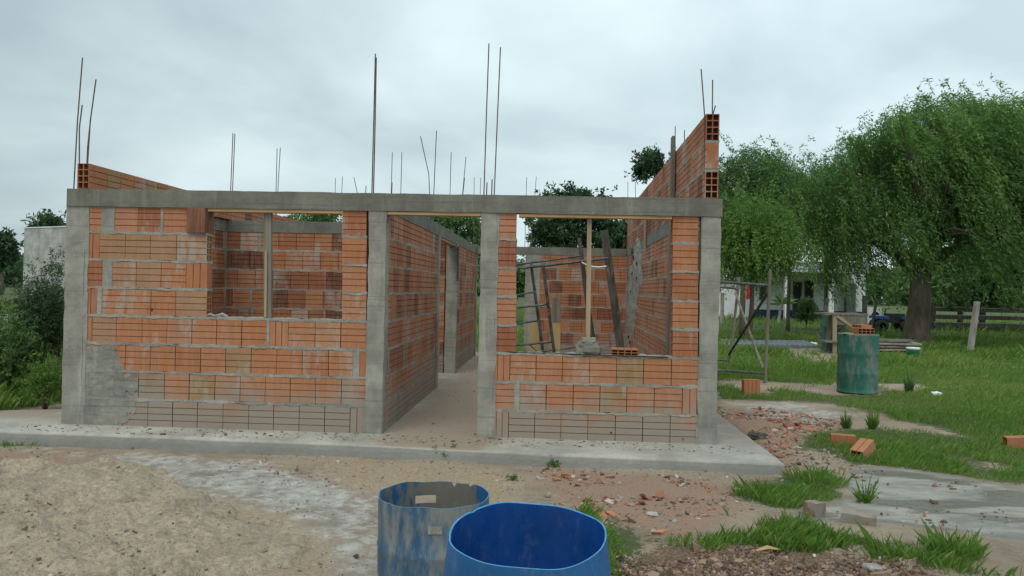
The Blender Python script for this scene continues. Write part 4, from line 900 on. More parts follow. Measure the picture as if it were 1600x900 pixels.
tuft('grass_tuft', 1352, 782, 90, .11, .09, 'grass', 'sparse thin grass tuft growing out of the wet cement edge', 'grass tuft', .003, 4)
tuft('grass_tuft', 1322, 672, 200, .12, .07, 'midleaf', 'dark bushy grass tuft on the bare strip below the green drum', 'grass tuft', .006, 5)
tuft('grass_tuft', 1363, 672, 160, .15, .08, 'grass', 'tall wispy grass tuft right of the dark bushy one', 'grass tuft', .007, 6)
tuft('grass_tuft', 1420, 622, 200, .20, .08, 'midleaf', 'dark upright weed tuft right of the green drum foot', 'grass tuft', .008, 7)
tuft('grass_tuft', 1405, 868, 420, .07, .2, 'grass', 'broad clump of grass left of the spiky tuft in the foreground', 'grass tuft', .004, 8)
tuft('grass_tuft', 20, 692, 700, .06, .35, 'grass', 'low patch of grass at the left end of the slab', 'grass tuft', .003, 9)
tuft('grass_tuft', 1200, 770, 900, .06, .28, 'grass', 'dense dark green clump of grass just in front of the right slab corner', 'grass tuft', .003, 10)
tuft('grass_tuft', 1275, 752, 800, .055, .26, 'grass', 'clump of grass between the slab corner and the wet cement', 'grass tuft', .003, 12)
# leafy weeds growing out of the slab edge
def leaves_mesh(name, C, D, L, Wd, mat, t, parent=None, R=RS):
    n = len(C); D = D / np.maximum(np.linalg.norm(D, axis=1)[:, None], 1e-6); rv = R.normal(0, 1, (n, 3)); Sd = np.cross(D, rv); Sd /= np.maximum(np.linalg.norm(Sd, axis=1)[:, None], 1e-6)
    L = np.broadcast_to(L, (n,))[:, None]; Wd = np.broadcast_to(Wd, (n,))[:, None]
    V = np.stack([C, C + D * L * .45 + Sd * Wd / 2, C + D * L, C + D * L * .45 - Sd * Wd / 2], 1).reshape(-1, 3)
    return fast_mesh(name, V, 4, MAT[mat], np.repeat(np.c_[t, t, t], 4, 0), parent)
def weed(px, py, H_, n, label, seed):
    R = np.random.RandomState(seed); p = G(px, py, -.1); z0 = gzp(p[0], p[1]); root = empty('weed', (p[0], p[1], z0)); tag(root, label, 'weed')
    m = MB(); C = []; D = []
    for k in range(n):
        th = R.rand() * 6.28; e = np.array([math.cos(th) * H_ * .7, math.sin(th) * H_ * .4, H_ * R.uniform(.4, 1)]); tube(m, [(0, 0, 0), tuple(e * .5 + np.array([0, 0, .02])), tuple(e)], [.003, .002, .001], 5)
        for q in range(16): f = R.rand() * .9 + .1; C.append(e * f + R.normal(0, .006, 3)); D.append(np.array([R.normal(), R.normal(), .4 + R.normal() * .5]) + e)
    m.build('stem', MAT['grass'], root); leaves_mesh('foliage', np.array(C), np.array(D), .032, .013, 'midleaf', R.rand(len(C)), root, R)
weed(692, 716, .15, 9, 'dark green weed sprouting at the slab edge in front of the doorway', 1)
weed(866, 728, .10, 6, 'small green weed at the slab edge below the right wall', 2)
weed(800, 748, .05, 4, 'tiny green seedling on the soil just below the slab', 4)

# ------------------------------------------------------------------ trees
def crown(name, c, rad, nb, ns, nl, slen, droop, wind, ll, lw, mat, seed, trunk_base, trunk_r, bark='bark', shell=.55, spread=.8, up=0.0, label='', cat='tree', group=None, trunk_top=None, root_name=None, lump_=.25, lean=(0, 0), fork=7, boxy=0, zmin=.9):
    R = np.random.RandomState(seed); c = np.array(c, float); rad = np.array(rad, float)
    root = empty(root_name or name, trunk_base); tag(root, label, cat, group)
    tb_ = np.array(trunk_base, float); tt = np.array(trunk_top if trunk_top is not None else (tb_[0] + (c[0] - tb_[0]) * .4, tb_[1] + (c[1] - tb_[1]) * .4, c[2] - rad[2] * .55), float)
    m = MB(); tube(m, [tb_ - np.array([0, 0, .1]), tb_ + (tt - tb_) * .12, tb_ + (tt - tb_) * .5 + np.array([.03, 0, 0]), tt], [trunk_r * 1.45, trunk_r * 1.08, trunk_r * .95, trunk_r * .8], 12, jit=.12)
    d = R.normal(0, 1, (nb, 3)); d /= np.linalg.norm(d, axis=1)[:, None]; d[:, 2] = np.where(d[:, 2] < -.55, -d[:, 2], d[:, 2])
    if boxy: d = d / ((np.abs(d) ** boxy).sum(1) ** (1 / boxy))[:, None]
    rr = (1 - shell) + shell * R.rand(nb) ** .5; rr = np.where(R.rand(nb) < .25, R.uniform(.25, .7, nb), rr) * (1 - lump_ + 2 * lump_ * vn(d * 1.7 + seed, seed))
    B = c + d * rad * rr[:, None]
    hub = [tt + (np.array([math.cos(a), math.sin(a), .9]) * rad * R.uniform(.25, .4) if fork else 0) for a in np.linspace(0, 6.28, max(2, fork), endpoint=False)]
    for h in hub: tube(m, [tt - np.array([0, 0, .1]), (tt + h) / 2 + R.normal(0, .05, 3), h], [trunk_r * .55, trunk_r * .4, trunk_r * .28], 7)
    for b in B:
        h = hub[int(np.argmin([np.linalg.norm(q - b) for q in hub]))]; tube(m, [h, (h + b) / 2 + np.array([0, 0, .08 * rad[2]]), b], [trunk_r * .22, trunk_r * .13, trunk_r * .05], 5, cap=False)
    adopt(m.build('trunk', MAT[bark], None, True), root)
    C = []; D = []; T = []
    for i in range(nb):
        bt = R.normal(.45, .16); sr = spread * (.6 + .8 * R.rand())
        st = B[i] + R.normal(0, .42, (ns, 3)) * sr; out = (st - c) / rad; out /= np.maximum(np.linalg.norm(out, axis=1)[:, None], .3)
        L_ = slen * R.uniform(.5, 1.25, ns); out[:, 2] += up
        for k in range(ns):
            f = (np.arange(nl) + R.rand(nl)) / nl; L1 = L_[k]
            hh = f[:, None] * L1; P = st[k] + out[k] * hh * .45 * (1 - .4 * f[:, None]) + np.array(wind) * (hh * (.3 + .7 * f[:, None])) + np.array([0, 0, -1]) * droop * L1 * (f ** 1.6)[:, None]
            ok = P[:, 2] > tb_[2] + zmin + .5 * R.rand()
            if not ok.any(): continue
            P = P[ok]; f_ = f[ok]; n = len(P); dd = out[k] * .35 * (1 - f_[:, None]) + np.array(wind) * 1.2 + np.array([0, 0, -1]) * droop * (f_ * 1.2)[:, None] + R.normal(0, .42 if droop > .3 else .9, (n, 3))
            C.append(P + R.normal(0, ll * .25, (n, 3))); D.append(dd); T.append(np.clip(bt + R.normal(0, .2, n) + .12 * R.normal(), 0, 1))
    C = np.concatenate(C); D = np.concatenate(D); T = np.concatenate(T)
    o = leaves_mesh('crown', C, D, ll * R.uniform(.7, 1.3, len(C)), lw * R.uniform(.7, 1.3, len(C)), mat, T, None, R); adopt(o, root)
    return root, len(C)
def at(px, py, y): return Y(px, py, y)
tot = 0
# the big willow
wb = G(1431, 536, -.02); wz = gzp(wb[0], wb[1]); wy = wb[1]
sc = (wy - CAM[1]) / FPX; cc = at(1470, 285, wy)
_, n = crown('willow_tree', (cc[0], wy, 4.65), (3.8, 3.5, 3.0), 270, 32, 26, 1.45, .85, (.42, 0, .04), .14, .031, 'willow', 5, (wb[0], wy, wz), .36, label='big drooping willow swept by wind with a thick dark trunk, standing right of the drums', spread=.72, lump_=.25, boxy=2.5, zmin=.75, trunk_top=(wb[0] + .12, wy, 2.3), root_name='willow_tree')
# neighbours
def T_(px, top, y, wpx, hfrac, mat, seed, label, nb=60, ns=18, nl=12, ll=.22, lw=.07, droop=.35, wind=(.2, 0, 0), slen=.9, tr=.16, bark='bark', spread=.8, bot=None, tb_px=None, lump_=.3, up=0.0, shell=.55, group=None):
    a = at(px, top, y); k = (y - CAM[1]) / FPX; rx = wpx / 2 * k; zt = a[2]; zb = at(px, bot, y)[2] if bot else zt * (1 - hfrac); rz = (zt - zb) / 2; bx = at(tb_px or px, 470, y)[0]
    r_, n_ = crown('tree', (a[0], y, (zt + zb) / 2), (rx, rx * .9, rz), nb, ns, nl, slen, droop, wind, ll, lw, mat, seed, (bx, y, gzp(bx, y)), tr, bark, shell, spread, up, label, 'tree', group, None, 'broadleaf_tree', lump_)
    return n_
n += T_(1395 + 280, 165, 23, 300, .8, 'willow', 50, 'dark willow standing at the far right behind the big willow', 60, 18, 12, .24, .055, .6, (.25, 0, 0), 1.2, .3)
n += T_(1160, 240, 20, 125, .8, 'midleaf', 21, 'dark green feathery tree rising behind the right wall of the house', 80, 24, 14, .125, .036, .45, (.28, 0, .06), .9, .09, bot=420)
n += T_(1232, 262, 24, 130, .8, 'midleaf', 22, 'dark green wind-blown tree behind the light green one', 80, 24, 13, .13, .038, .45, (.28, 0, .06), .9, .07, bot=395)
n += T_(1290, 268, 22, 90, .8, 'willow', 24, 'slender wind-blown tree left of the big willow', 60, 24, 13, .125, .035, .5, (.3, 0, .06), .9, .07, bot=398)
n += T_(1182, 328, 15.5, 122, .8, 'lime', 23, 'light green rounded tree between the scaffold and the white house', 120, 24, 13, .095, .036, .6, (.08, 0, 0), .7, .07, bot=436, tb_px=1172, lump_=.42)
n += T_(896, 300, 42, 112, .8, 'darkleaf', 31, 'dark evergreen tree seen through and above the right window opening', 90, 20, 12, .25, .10, .1, (.05, 0, 0), .9, .22, bot=432, spread=.85, lump_=.3)
n += T_(1022, 238, 44, 62, .5, 'darkleaf', 32, 'sparse flat-topped dark tree peeping over the gable wall', 30, 16, 11, .24, .10, .05, (.05, 0, 0), .7, .14, bot=285, spread=.5, bark='greybark')
n += T_(975, 352, 40, 55, .6, 'darkleaf', 33, 'smaller dark tree right of the dark evergreen behind the back wall', 26, 16, 11, .32, .13, .1, (.05, 0, 0), .8, .14, bot=430, spread=.6)
n += T_(700, 340, 34, 110, .7, 'midleaf', 34, 'bushy green tree seen over the hall wall', 50, 18, 12, .28, .11, .2, (.1, 0, 0), .8, .18, bot=450, spread=.7)
n += T_(492, 332, 34, 95, .7, 'midleaf', 35, 'green treetop seen over the back of the left room', 36, 18, 12, .28, .11, .2, (.1, 0, 0), .8, .16, bot=440, spread=.6)
n += T_(80, 346, 34, 50, .6, 'shrub', 36, 'feathery tree behind the grey rendered wall at the left', 34, 16, 11, .28, .09, .15, (.12, 0, .02), .8, .14, bot=400, spread=.6)
n += T_(0, 374, 62, 22, .7, 'darkleaf', 37, 'dark rounded tree far away at the left edge', 34, 16, 11, .45, .2, .1, (.05, 0, 0), 1.0, .25, bot=425, spread=.9)
n += T_(-110, 385, 60, 50, .7, 'darkleaf', 39, 'tall dark tree beyond the left edge of the plot', 34, 16, 11, .45, .2, .1, (.05, 0, 0), 1.0, .25, bot=425, spread=.9)
n += T_(790, 415, 30, 90, .7, 'midleaf', 38, 'low green bush seen through the back door opening', 36, 18, 12, .26, .1, .2, (.1, 0, 0), .7, .08, bot=462, spread=.5)
n += T_(1500, 395, 31, 210, .8, 'midleaf', 71, 'dense green bush-like tree behind the willow and the rail fence', 70, 18, 12, .26, .10, .3, (.1, 0, 0), .9, .12, bot=492, spread=.9)
n += T_(1620, 380, 33, 200, .8, 'midleaf', 72, 'dense leafy tree beyond the right end of the rail fence', 60, 18, 12, .26, .10, .3, (.1, 0, 0), .9, .12, bot=495, spread=.9)
print('leaves', n)
# a small conical bush before the white house
def bush(px, base_py, top_py, wpx, mat, seed, label, ll=.05, lw=.014, nb=40, ns=14, nl=10, y=None, cat='shrub', name='shrub', up=.5, sl=.35, spread=.3, droop=.1):
    p = G(px, base_py, -.05) if y is None else at(px, base_py, y); z0 = gzp(p[0], p[1]); k = (p[1] - CAM[1]) / FPX; H_ = (base_py - top_py) * k; W_ = wpx * k
    crown(name, (p[0], p[1], z0 + H_ * .55), (W_ / 2 * .85, W_ / 2 * .8, H_ * .42), nb, ns, nl, sl, droop, (.05, 0, .05), ll, lw, mat, seed, (p[0], p[1], z0 - .85), .025, 'bark', .5, spread, up, label, cat, None, (p[0], p[1], z0 + H_ * .2), name, .3)
bush(1260, 504, 458, 26, 'midleaf', 61, 'small green conical shrub in front of the white house', .14, .04, 30, 14, 10, y=27, sl=.2, spread=.2)
bush(66, 606, 432, 76, 'shrub', 62, 'tall twiggy grey-green shrub beside the left column of the house', .045, .013, 85, 17, 12, y=2.6, sl=.30, spread=.26)
bush(12, 600, 500, 60, 'midleaf', 63, 'lower dark shrub at the left edge beside the tall twiggy shrub', .055, .017, 60, 20, 12, y=2.0, sl=.3, spread=.28)
bush(-60, 610, 430, 80, 'shrub', 66, 'loose shrub left of the path, beyond the picture edge', .055, .017, 50, 18, 12, y=2.6, sl=.3, spread=.28)
bush(88, 600, 400, 36, 'shrub', 64, 'thin yellowish shrub with a bare twig close behind the left column', .05, .014, 14, 10, 12, y=4.2, sl=.35, spread=.22)
bush(70, 640, 575, 60, 'lime', 65, 'low bright green weeds at the foot of the shrubs by the left column', .045, .014, 30, 16, 10, y=1.2, cat='weeds', name='weed_clump', sl=.2, spread=.2)
# ------------------------------------------------------------------ left background
gw = empty('rendered_wall', (0, 0, 0)); 
a0 = at(38, 357, 19); a1 = at(135, 366, 17.4); m = MB()
for (P0, P1) in ((a0, a1),):
    d_ = P1 - P0; L_ = math.hypot(d_[0], d_[1]); ang = math.atan2(d_[1], d_[0]); mm_ = MB(); rbox(mm_, (0, 0, -.3), (L_ + 3, .25, P0[2]), .12, .012, 2, 5)
    R3 = Matrix.Translation((P0[0], P0[1], 0)) @ Matrix.Rotation(ang, 4, 'Z'); mm_.v = [tuple(R3 @ Vector(v)) for v in mm_.v]
    o = mm_.build('wall_body', MAT['render'], gw, False)
    mm_ = MB(); rbox(mm_, (-.02, -.02, P0[2]), (L_ + 3, .27, P0[2] + .04), .2, .004, 2, 5); mm_.v = [tuple(R3 @ Vector(v)) for v in mm_.v]; mm_.build('coping', MAT['white'], gw)
tag(gw, 'tall weathered grey rendered wall standing behind the left shrubs', 'wall')
bl0 = G(8, 500, -.05)
for i, (px_, py_, lab) in enumerate(((6, 500, 'pale concrete block at the left edge, farthest of the four'), (20, 508, 'pale concrete block in the grass, second farthest of the four'), (12, 520, 'pale concrete block, third of the row at the left edge'), (24, 530, 'pale concrete block nearest to the shrub at the left'))):
    p = G(px_, py_, -.03); z0 = gzp(p[0], p[1]); m = MB(); rbox(m, (p[0] - .24, p[1] - .1, z0 - .02), (p[0] + .24, p[1] + .1, z0 + .22), .08, .008, 5, i); tag(m.build('concrete_block', MAT['block']), lab, 'block', 'concrete blocks by the left shrubs')
# ------------------------------------------------------------------ scaffold right of the house
SC = empty('timber_scaffold', (8.3, 5.7, 0)); tag(SC, 'weathered tube and timber scaffold standing in the grass right of the house', 'scaffold')
yA, yB = 5.67, 7.9
def seg(a, ya, b, yb, r, name='tube', mat='tube'):
    P0 = at(a[0], a[1], ya); P1 = at(b[0], b[1], yb)
    for P in (P0, P1):
        g = gzp(P[0], P[1]) - .03
        if P[2] < g: P[2] = g
    m = MB(); tube(m, [P0, (P0 + P1) / 2, P1], r, 8, jit=.15); return adopt(m.build(name, MAT[mat]), SC)
seg((1203, 423), yA, (1195, 609), yA, .027, 'post', 'oldwood'); seg((1155, 433), yB, (1139, 578), yB, .026, 'post', 'oldwood'); seg((1100, 425), yA, (1094, 603), yA, .034, 'post', 'oldwood'); seg((1075, 433), yB, (1065, 575), yB, .034, 'post', 'oldwood')
seg((1090, 438), yA, (1200, 446), yA, .024); seg((1075, 444), yB, (1152, 451), yB, .022); seg((1090, 576), yA, (1194, 583.5), yA, .022); seg((1066, 558), yB, (1141, 563.5), yB, .02)
seg((1149, 458), yB, (1192, 576), yA, .022, 'brace', 'oldwood'); seg((1200, 457), yA, (1139, 554), yB, .022, 'brace', 'darkwood')

# ------------------------------------------------------------------ workbench, lumber, bucket
wy_ = G(1300, 553, -.02)[1]; k = (wy_ - CAM[1]) / FPX
WB = empty('workbench', at(1320, 553, wy_)); tag(WB, 'rough brown wooden workbench with a shelf, left behind the green drum', 'workbench')
def wbp(a, ya, b, yb, w, t, name, mat='wood', face=(0, -1, 0)):
    m = MB(); P0 = at(a[0], a[1], ya); P1 = at(b[0], b[1], yb); plank(m, P0, P1, w, t, face); return adopt(m.build(name, MAT[mat]), WB)
tz = at(1300, 489, wy_)[2]
x0, x1 = at(1288, 489, wy_)[0], at(1356, 489, wy_)[0]; m = MB(); rbox(m, (x0, wy_ - .05, tz - .05), (x1, wy_ + .75, tz), .1, .012, 3, 3); adopt(m.build('tabletop', MAT['oldwood']), WB)
m = MB(); rbox(m, (x0 + .3, wy_ - .03, tz - .30), (x1 - .02, wy_ + .0, tz - .052), .08, .01, 4, 3); adopt(m.build('apron', MAT['oldwood']), WB)
for a, b, ya in (((1304, 492), (1304, 556), wy_), ((1298, 492), (1292, 548), wy_ + .6), ((1346, 493), (1348, 556), wy_), ((1341, 493), (1341, 548), wy_ + .6)):
    P0 = at(*a, ya); P1 = at(*b, ya); P1[2] = gzp(P1[0], P1[1]) - .01; m = MB(); plank(m, P0, P1, .10, .05); adopt(m.build('leg', MAT['wood']), WB)
wbp((1308, 494), wy_ - .04, (1341, 517), wy_ - .04, .06, .03, 'brace'); wbp((1308, 513), wy_ + .3, (1330, 503), wy_ + .3, .05, .03, 'brace')
zsh = at(1300, 535, wy_)[2]; m = MB(); rbox(m, (x0 + .02, wy_ - .1, zsh), (x1, wy_ + .6, zsh + .04), .1, .01, 3, 9); adopt(m.build('shelf', MAT['oldwood']), WB)
p = at(1309, 548, wy_ + 1.2); big_drum('green_drum', (p[0] - .15, wy_ + 1.1, gzp(p[0], wy_ + 1.1)), .95, .30, 'green', 'second green drum, mostly hidden behind the wooden workbench')
p = at(1330, 500, wy_ - .02); m = MB(); ly = 17.5
stacks = 0; pL = G(1408, 557, -.03); R = np.random.RandomState(4)
pos = ['lowest', 'second lowest', 'middle', 'second highest', 'highest']
for i in range(5):
    for j in range(2):
        z0 = gzp(pL[0], pL[1]) + .05 + i * .075; m = MB(); a_ = R.uniform(-.12, .12); L_ = R.uniform(.9, 1.3) / 2; cx_ = pL[0] + R.uniform(-.12, .12) - .05 * i; cy_ = pL[1] + .1 + j * .3
        plank(m, (cx_ - L_, cy_ - a_ * L_, z0), (cx_ + L_, cy_ + a_ * L_, z0 + .01), .2, .045, (0, 0, 1)); tag(m.build('timber_plank', MAT[('oldwood', 'wood', 'oldwood', 'greybark', 'oldwood')[i]]), '%s board in the %s row of the timber stack right of the green drum' % (pos[i], ('front', 'rear')[j]), 'board', 'boards stacked behind the green drum')
p = G(1431, 562, -.02); z0 = gzp(p[0], p[1]); root = empty('paint_bucket', (p[0], p[1] + .15, z0)); tag(root, 'green and white paint bucket beside the timber stack', 'bucket')
m = MB(); lathe(m, [(.005, 0), (.13, 0), (.148, .23)], 24); m.build('bucket_body', m_simple('bucket_green', (.02, .20, .07), .5, .2, 6, c2=(.5, .55, .5), thr=(.55, .6)), root, True)
m = MB(); lathe(m, [(.148, .23), (.155, .235), (.155, .27), (.15, .28), (.005, .285)], 24); m.build('lid', MAT['plastic'], root, True)
m = MB(); p = G(1442, 566, -.02); tube(m, [(p[0], p[1], gzp(p[0], p[1]) - .05), (p[0] + .01, p[1], gzp(p[0], p[1]) + .16)], .025, 7); tag(m.build('rusty_peg', MAT['rebar']), 'short rusty peg stuck in the grass in front of the paint bucket', 'peg')
# corrugated sheets on the ground
p0 = G(1085, 541, -.02); p1 = G(1283, 545, -.02); n = 120; V = []; F = []
for i in range(n + 1):
    for j in (0, 1):
        f = i / n; x = p0[0] + (p1[0] - p0[0]) * f; y = p0[1] + (p1[1] - p0[1]) * f + j * 1.3; V.append((x, y, gzp(x, y) + .08 + j * .06 + .014 * math.sin(i * 1.3)))
for i in range(n): F.append((2 * i, 2 * i + 2, 2 * i + 3, 2 * i + 1))
m = MB(); m.add(V, F); b0 = len(V); m.add([(x, y, z - .08) for x, y, z in V], [f[::-1] for f in F]); m.f += [(2 * i, b0 + 2 * i, b0 + 2 * i + 2, 2 * i + 2) for i in range(n)]
tag(m.build('corrugated_sheets', MAT['zinc']), 'stack of grey corrugated metal sheets lying in the grass behind the scaffold', 'metal sheets')
# leaning white post, other stakes
def post(name, a, b, y, r, mat, label, cat='post', group=None):
    P0 = at(a[0], a[1], y); P1 = at(b[0], b[1], y); P1[2] = gzp(P1[0], P1[1]) - .05; m = MB(); tube(m, [P1, (P0 + P1) / 2, P0], r, 8, jit=.1); return tag(m.build(name, MAT[mat]), label, cat, group)
post('fence_post', (1527, 471), (1515, 553), G(1515, 551, -.02)[1], .085, 'greybark', 'pale leaning post standing alone in the grass at the right')
post('wooden_stake', (1351, 462), (1351, 512), 21, .09, 'greybark', 'upright grey stake behind the drum with bricks')
post('wooden_stake', (1293, 466), (1280, 517), 17, .055, 'tube', 'dark stake leaning right, left of the workbench')
post('wooden_stake', (1370, 466), (1359, 512), 19, .05, 'tube', 'dark stake leaning right, between the grey stake and the willow')
post('wooden_stake', (1129, 458), (1128, 488), 30, .09, 'greybark', 'short grey post near the far end of the scaffold')
post('wooden_stake', (1166, 440), (1161, 490), 31, .06, 'greybark', 'thin pale pole left of the red cloth')
# fence right
fy = G(1500, 517, -.02)[1]; FN = empty('rail_fence', at(1457, 517, fy)); tag(FN, 'dark post and rail fence behind the willow', 'fence')
xs = [at(q, 500, fy)[0] for q in (1457, 1535, 1613, 1691)]; FZ = gzp(xs[0], fy)
for x in xs:
    m = MB(); rbox(m, (x - .10, fy - .08, FZ - .2), (x + .10, fy + .08, FZ + 1.12), .1, .01, 3, 1); adopt(m.build('post', MAT['darkwood']), FN)
for z in (.18, .52, .86):
    m = MB(); rbox(m, (xs[0], fy - .13, FZ + z), (xs[-1], fy - .085, FZ + z + .17), .2, .008, 2, int(z * 10)); adopt(m.build('rail', MAT['darkwood']), FN)
    m = MB(); rbox(m, (xs[0], fy - .14, FZ + z + .171), (xs[-1], fy - .075, FZ + z + .20), .2, .004, 2, int(z * 10)); adopt(m.build('pale_rail_top', MAT['greybark']), FN)  # paler strip along the top face of each rail
# ------------------------------------------------------------------ the white house
hy = 40.0; WH = empty('white_house', (at(1260, 480, hy)[0], hy, 0)); tag(WH, 'low white house with a grey porch roof and navy plinth behind the trees', 'house')
def hb(x0, x1, z0, z1, y0, y1, name, mat, par=None):
    m = MB(); box(m, ((x0 + x1) / 2, (y0 + y1) / 2, (z0 + z1) / 2), (x1 - x0, y1 - y0, z1 - z0)); o = m.build(name, MAT[mat])
    return adopt(o, WH)
hx0, hx1 = at(1178, 480, hy)[0], at(1352, 480, hy)[0]; gz_ = gzp(hx0, hy)
hb(hx0, hx1, gz_ - .2, 3.05, hy, hy + 6, 'wall', 'white'); hb(hx0 - .02, hx1 + .02, gz_ - .2, .55, hy - .04, hy + 6.02, 'plinth', 'navy')
hb(hx0 - .6, at(1328, 480, hy)[0], 2.75, 3.35, hy - 2.6, hy + 6.4, 'roof', 'greyroof')
for q in (1229, 1298, 1352): x = at(q, 470, hy - 2.2)[0]; hb(x - .13, x + .13, gz_ - .1, 2.748, hy - 2.35, hy - 2.1, 'porch_post', 'white') if q != 1352 else None
def win(a, b, c_, d_, nm='window'):
    x0, x1 = at(a, 480, hy)[0], at(b, 480, hy)[0]; z1 = at(a, c_, hy)[2]; z0 = at(a, d_, hy)[2]; f = hb(x0, x1, z0, z1, hy - .06, hy + .02, nm, 'oldwood')
    m = MB(); box(m, ((x0 + x1) / 2, hy - .07, (z0 + z1) / 2), (x1 - x0 - .12, .03, z1 - z0 - .12)); o = m.build('pane', MAT['glass']); o.parent = f; o.matrix_parent_inverse = Matrix.Translation(WH.location).inverted() if False else Matrix.Identity(4)
    o.matrix_parent_inverse = (Matrix.Translation(WH.location) @ f.matrix_parent_inverse).inverted()
win(1256, 1270, 438, 466); win(1238, 1252, 440, 494, 'door'); win(1186, 1196, 446, 468)
hb(at(1318, 480, hy)[0], at(1332, 480, hy)[0], gz_, 2.2, hy - .5, hy - .1, 'side_panel', 'zinc'); hb(hx0 - 3.2, hx0 - .01, gz_ - .2, 2.3, hy + 1, hy + 5, 'annex_wall', 'white'); hb(hx0 - 3.4, hx0 + .0, 2.301, 2.42, hy + .8, hy + 5.2, 'annex_roof', 'greyroof')
# washing machine on the porch side, cloth, quad bike
yw = 33.0; p = at(1364, 502, yw); z0 = gzp(p[0], yw); root = empty('washing_machine', (p[0], yw, z0)); tag(root, 'white box-shaped washing machine with a round dark door, seen between the stakes', 'washing machine')
m = MB(); box(m, (0, 0, .5), (.62, .55, .86)); m.build('cabinet', MAT['plastic'], root)
m = MB(); V = [(.20 * math.cos(t), -.285, .52 + .20 * math.sin(t)) for t in np.linspace(0, 6.283, 24, endpoint=False)]; m.add(V + [(x, -.27, z) for x, _, z in V], [tuple(range(23, -1, -1))] + [(i, (i + 1) % 24, 24 + (i + 1) % 24, 24 + i) for i in range(24)]); m.build('door', MAT['glass'], root)
yq = 26.0; p = at(1392, 508, yq); z0 = gzp(p[0], yq); QB = empty('quad_bike', (p[0], yq, z0)); tag(QB, 'small blue quad bike parked behind the willow trunk', 'quad bike')
def part(mbf, name, mat, par=QB): m = MB(); mbf(m); return m.build(name, MAT[mat], par, True)
for sx in (-.5, .5):
    for sy in (-.32, .32):
        def wh(m, sx=sx, sy=sy):
            V = []; F = []
            prof = [(.12, -.1), (.24, -.1), (.27, -.05), (.27, .05), (.24, .1), (.12, .1)]
            for (r, w) in prof:
                for k_ in range(20): t = k_ * .31416; V.append((sx + r * math.cos(t), sy + w, .27 + r * math.sin(t)))
            for i in range(5):
                for k_ in range(20): F.append((i * 20 + k_, i * 20 + (k_ + 1) % 20, (i + 1) * 20 + (k_ + 1) % 20, (i + 1) * 20 + k_))
            F += [tuple(range(20)), tuple(range(119, 99, -1))]; m.add(V, F)
        part(wh, 'wheel', 'black')
part(lambda m: rbox(m, (-.55, -.2, .38), (.55, .2, .55), .1, .01, 3, 1), 'frame', 'black'); part(lambda m: rbox(m, (-.75, -.40, .55), (-.25, .40, .68), .08, .02, 3, 2), 'front_fender', 'bluepaint'); part(lambda m: rbox(m, (.28, -.40, .55), (.75, .40, .66), .08, .02, 3, 3), 'rear_fender', 'bluepaint')
part(lambda m: rbox(m, (-.22, -.15, .56), (.5, .15, .78), .08, .02, 3, 4), 'seat', 'black'); part(lambda m: (tube(m, [(-.3, 0, .6), (-.22, 0, .95)], .03, 8), tube(m, [(-.2, -.35, .98), (-.24, 0, .95), (-.2, .35, .98)], .018, 8)), 'handlebar', 'black')
p = at(1168, 458, 33); m = MB(); rbox(m, (p[0] - .16, 33, p[2] - .3), (p[0] + .16, 33.05, p[2] + .45), .08, .04, 3, 1); tag(m.build('red_cloth', MAT['red']), 'red cloth hanging under the light green tree', 'cloth')
p = at(1161, 450, 33); m = MB(); rbox(m, (p[0] - .14, 33, p[2] - .28), (p[0] + .14, 33.05, p[2] + .28), .08, .03, 3, 2); tag(m.build('white_cloth', MAT['plastic']), 'small white cloth hanging left of the red one', 'cloth')
m = MB(); a_ = at(1120, 441, 33); b_ = at(1185, 439, 33); tube(m, [a_, (a_ + b_) / 2 - np.array([0, 0, .05]), b_], .012, 5); m.v = m.v; tag(m.build('clothes_line', MAT['black']), 'thin line carrying the red and the white cloth', 'clothes line')
# agave-like plant by the porch
R = np.random.RandomState(8); p = at(1216, 496, 33); z0 = gzp(p[0], 33); root = empty('banana_plant', (p[0], 33, z0)); tag(root, 'broad-leaved plant on a pale stem beside the white porch post', 'plant')
m = MB(); tube(m, [(0, 0, 0), (.1, 0, .7), (.22, 0, 1.1)], [.09, .07, .05], 8); m.build('stem', MAT['greybark'], root)
C = np.tile(np.array([[.2, 0, 1.05]]), (30, 1)) + R.normal(0, .05, (30, 3)); D = np.c_[R.normal(0, 1, 30), R.normal(0, 1, 30), R.uniform(-.1, 1, 30)]; leaves_mesh('foliage', C, D, .75, .14, 'midleaf', R.rand(30), root, R)

# ------------------------------------------------------------------ distant wood
R = np.random.RandomState(17); n = 42000; th = R.uniform(-1.1, 1.1, n) + YAW; dist = R.uniform(150, 190, n); x = CAM[0] + np.sin(th) * dist; y = CAM[1] + np.cos(th) * dist
hmax = 3.2 + 5.5 * fbm(xy0(th * 22, th * 0, 1.0), 12, 4) ** 1.5; z = hmax * R.rand(n) ** .7; C = np.c_[x, y, z]; D = R.normal(0, 1, (n, 3))
o = leaves_mesh('distant_wood', C, D, 1.5, .9, 'darkleaf', np.clip(R.normal(.5, .2, n), 0, 1), None, R); tag(o, 'dark belt of far-off trees along the horizon', kind='stuff')

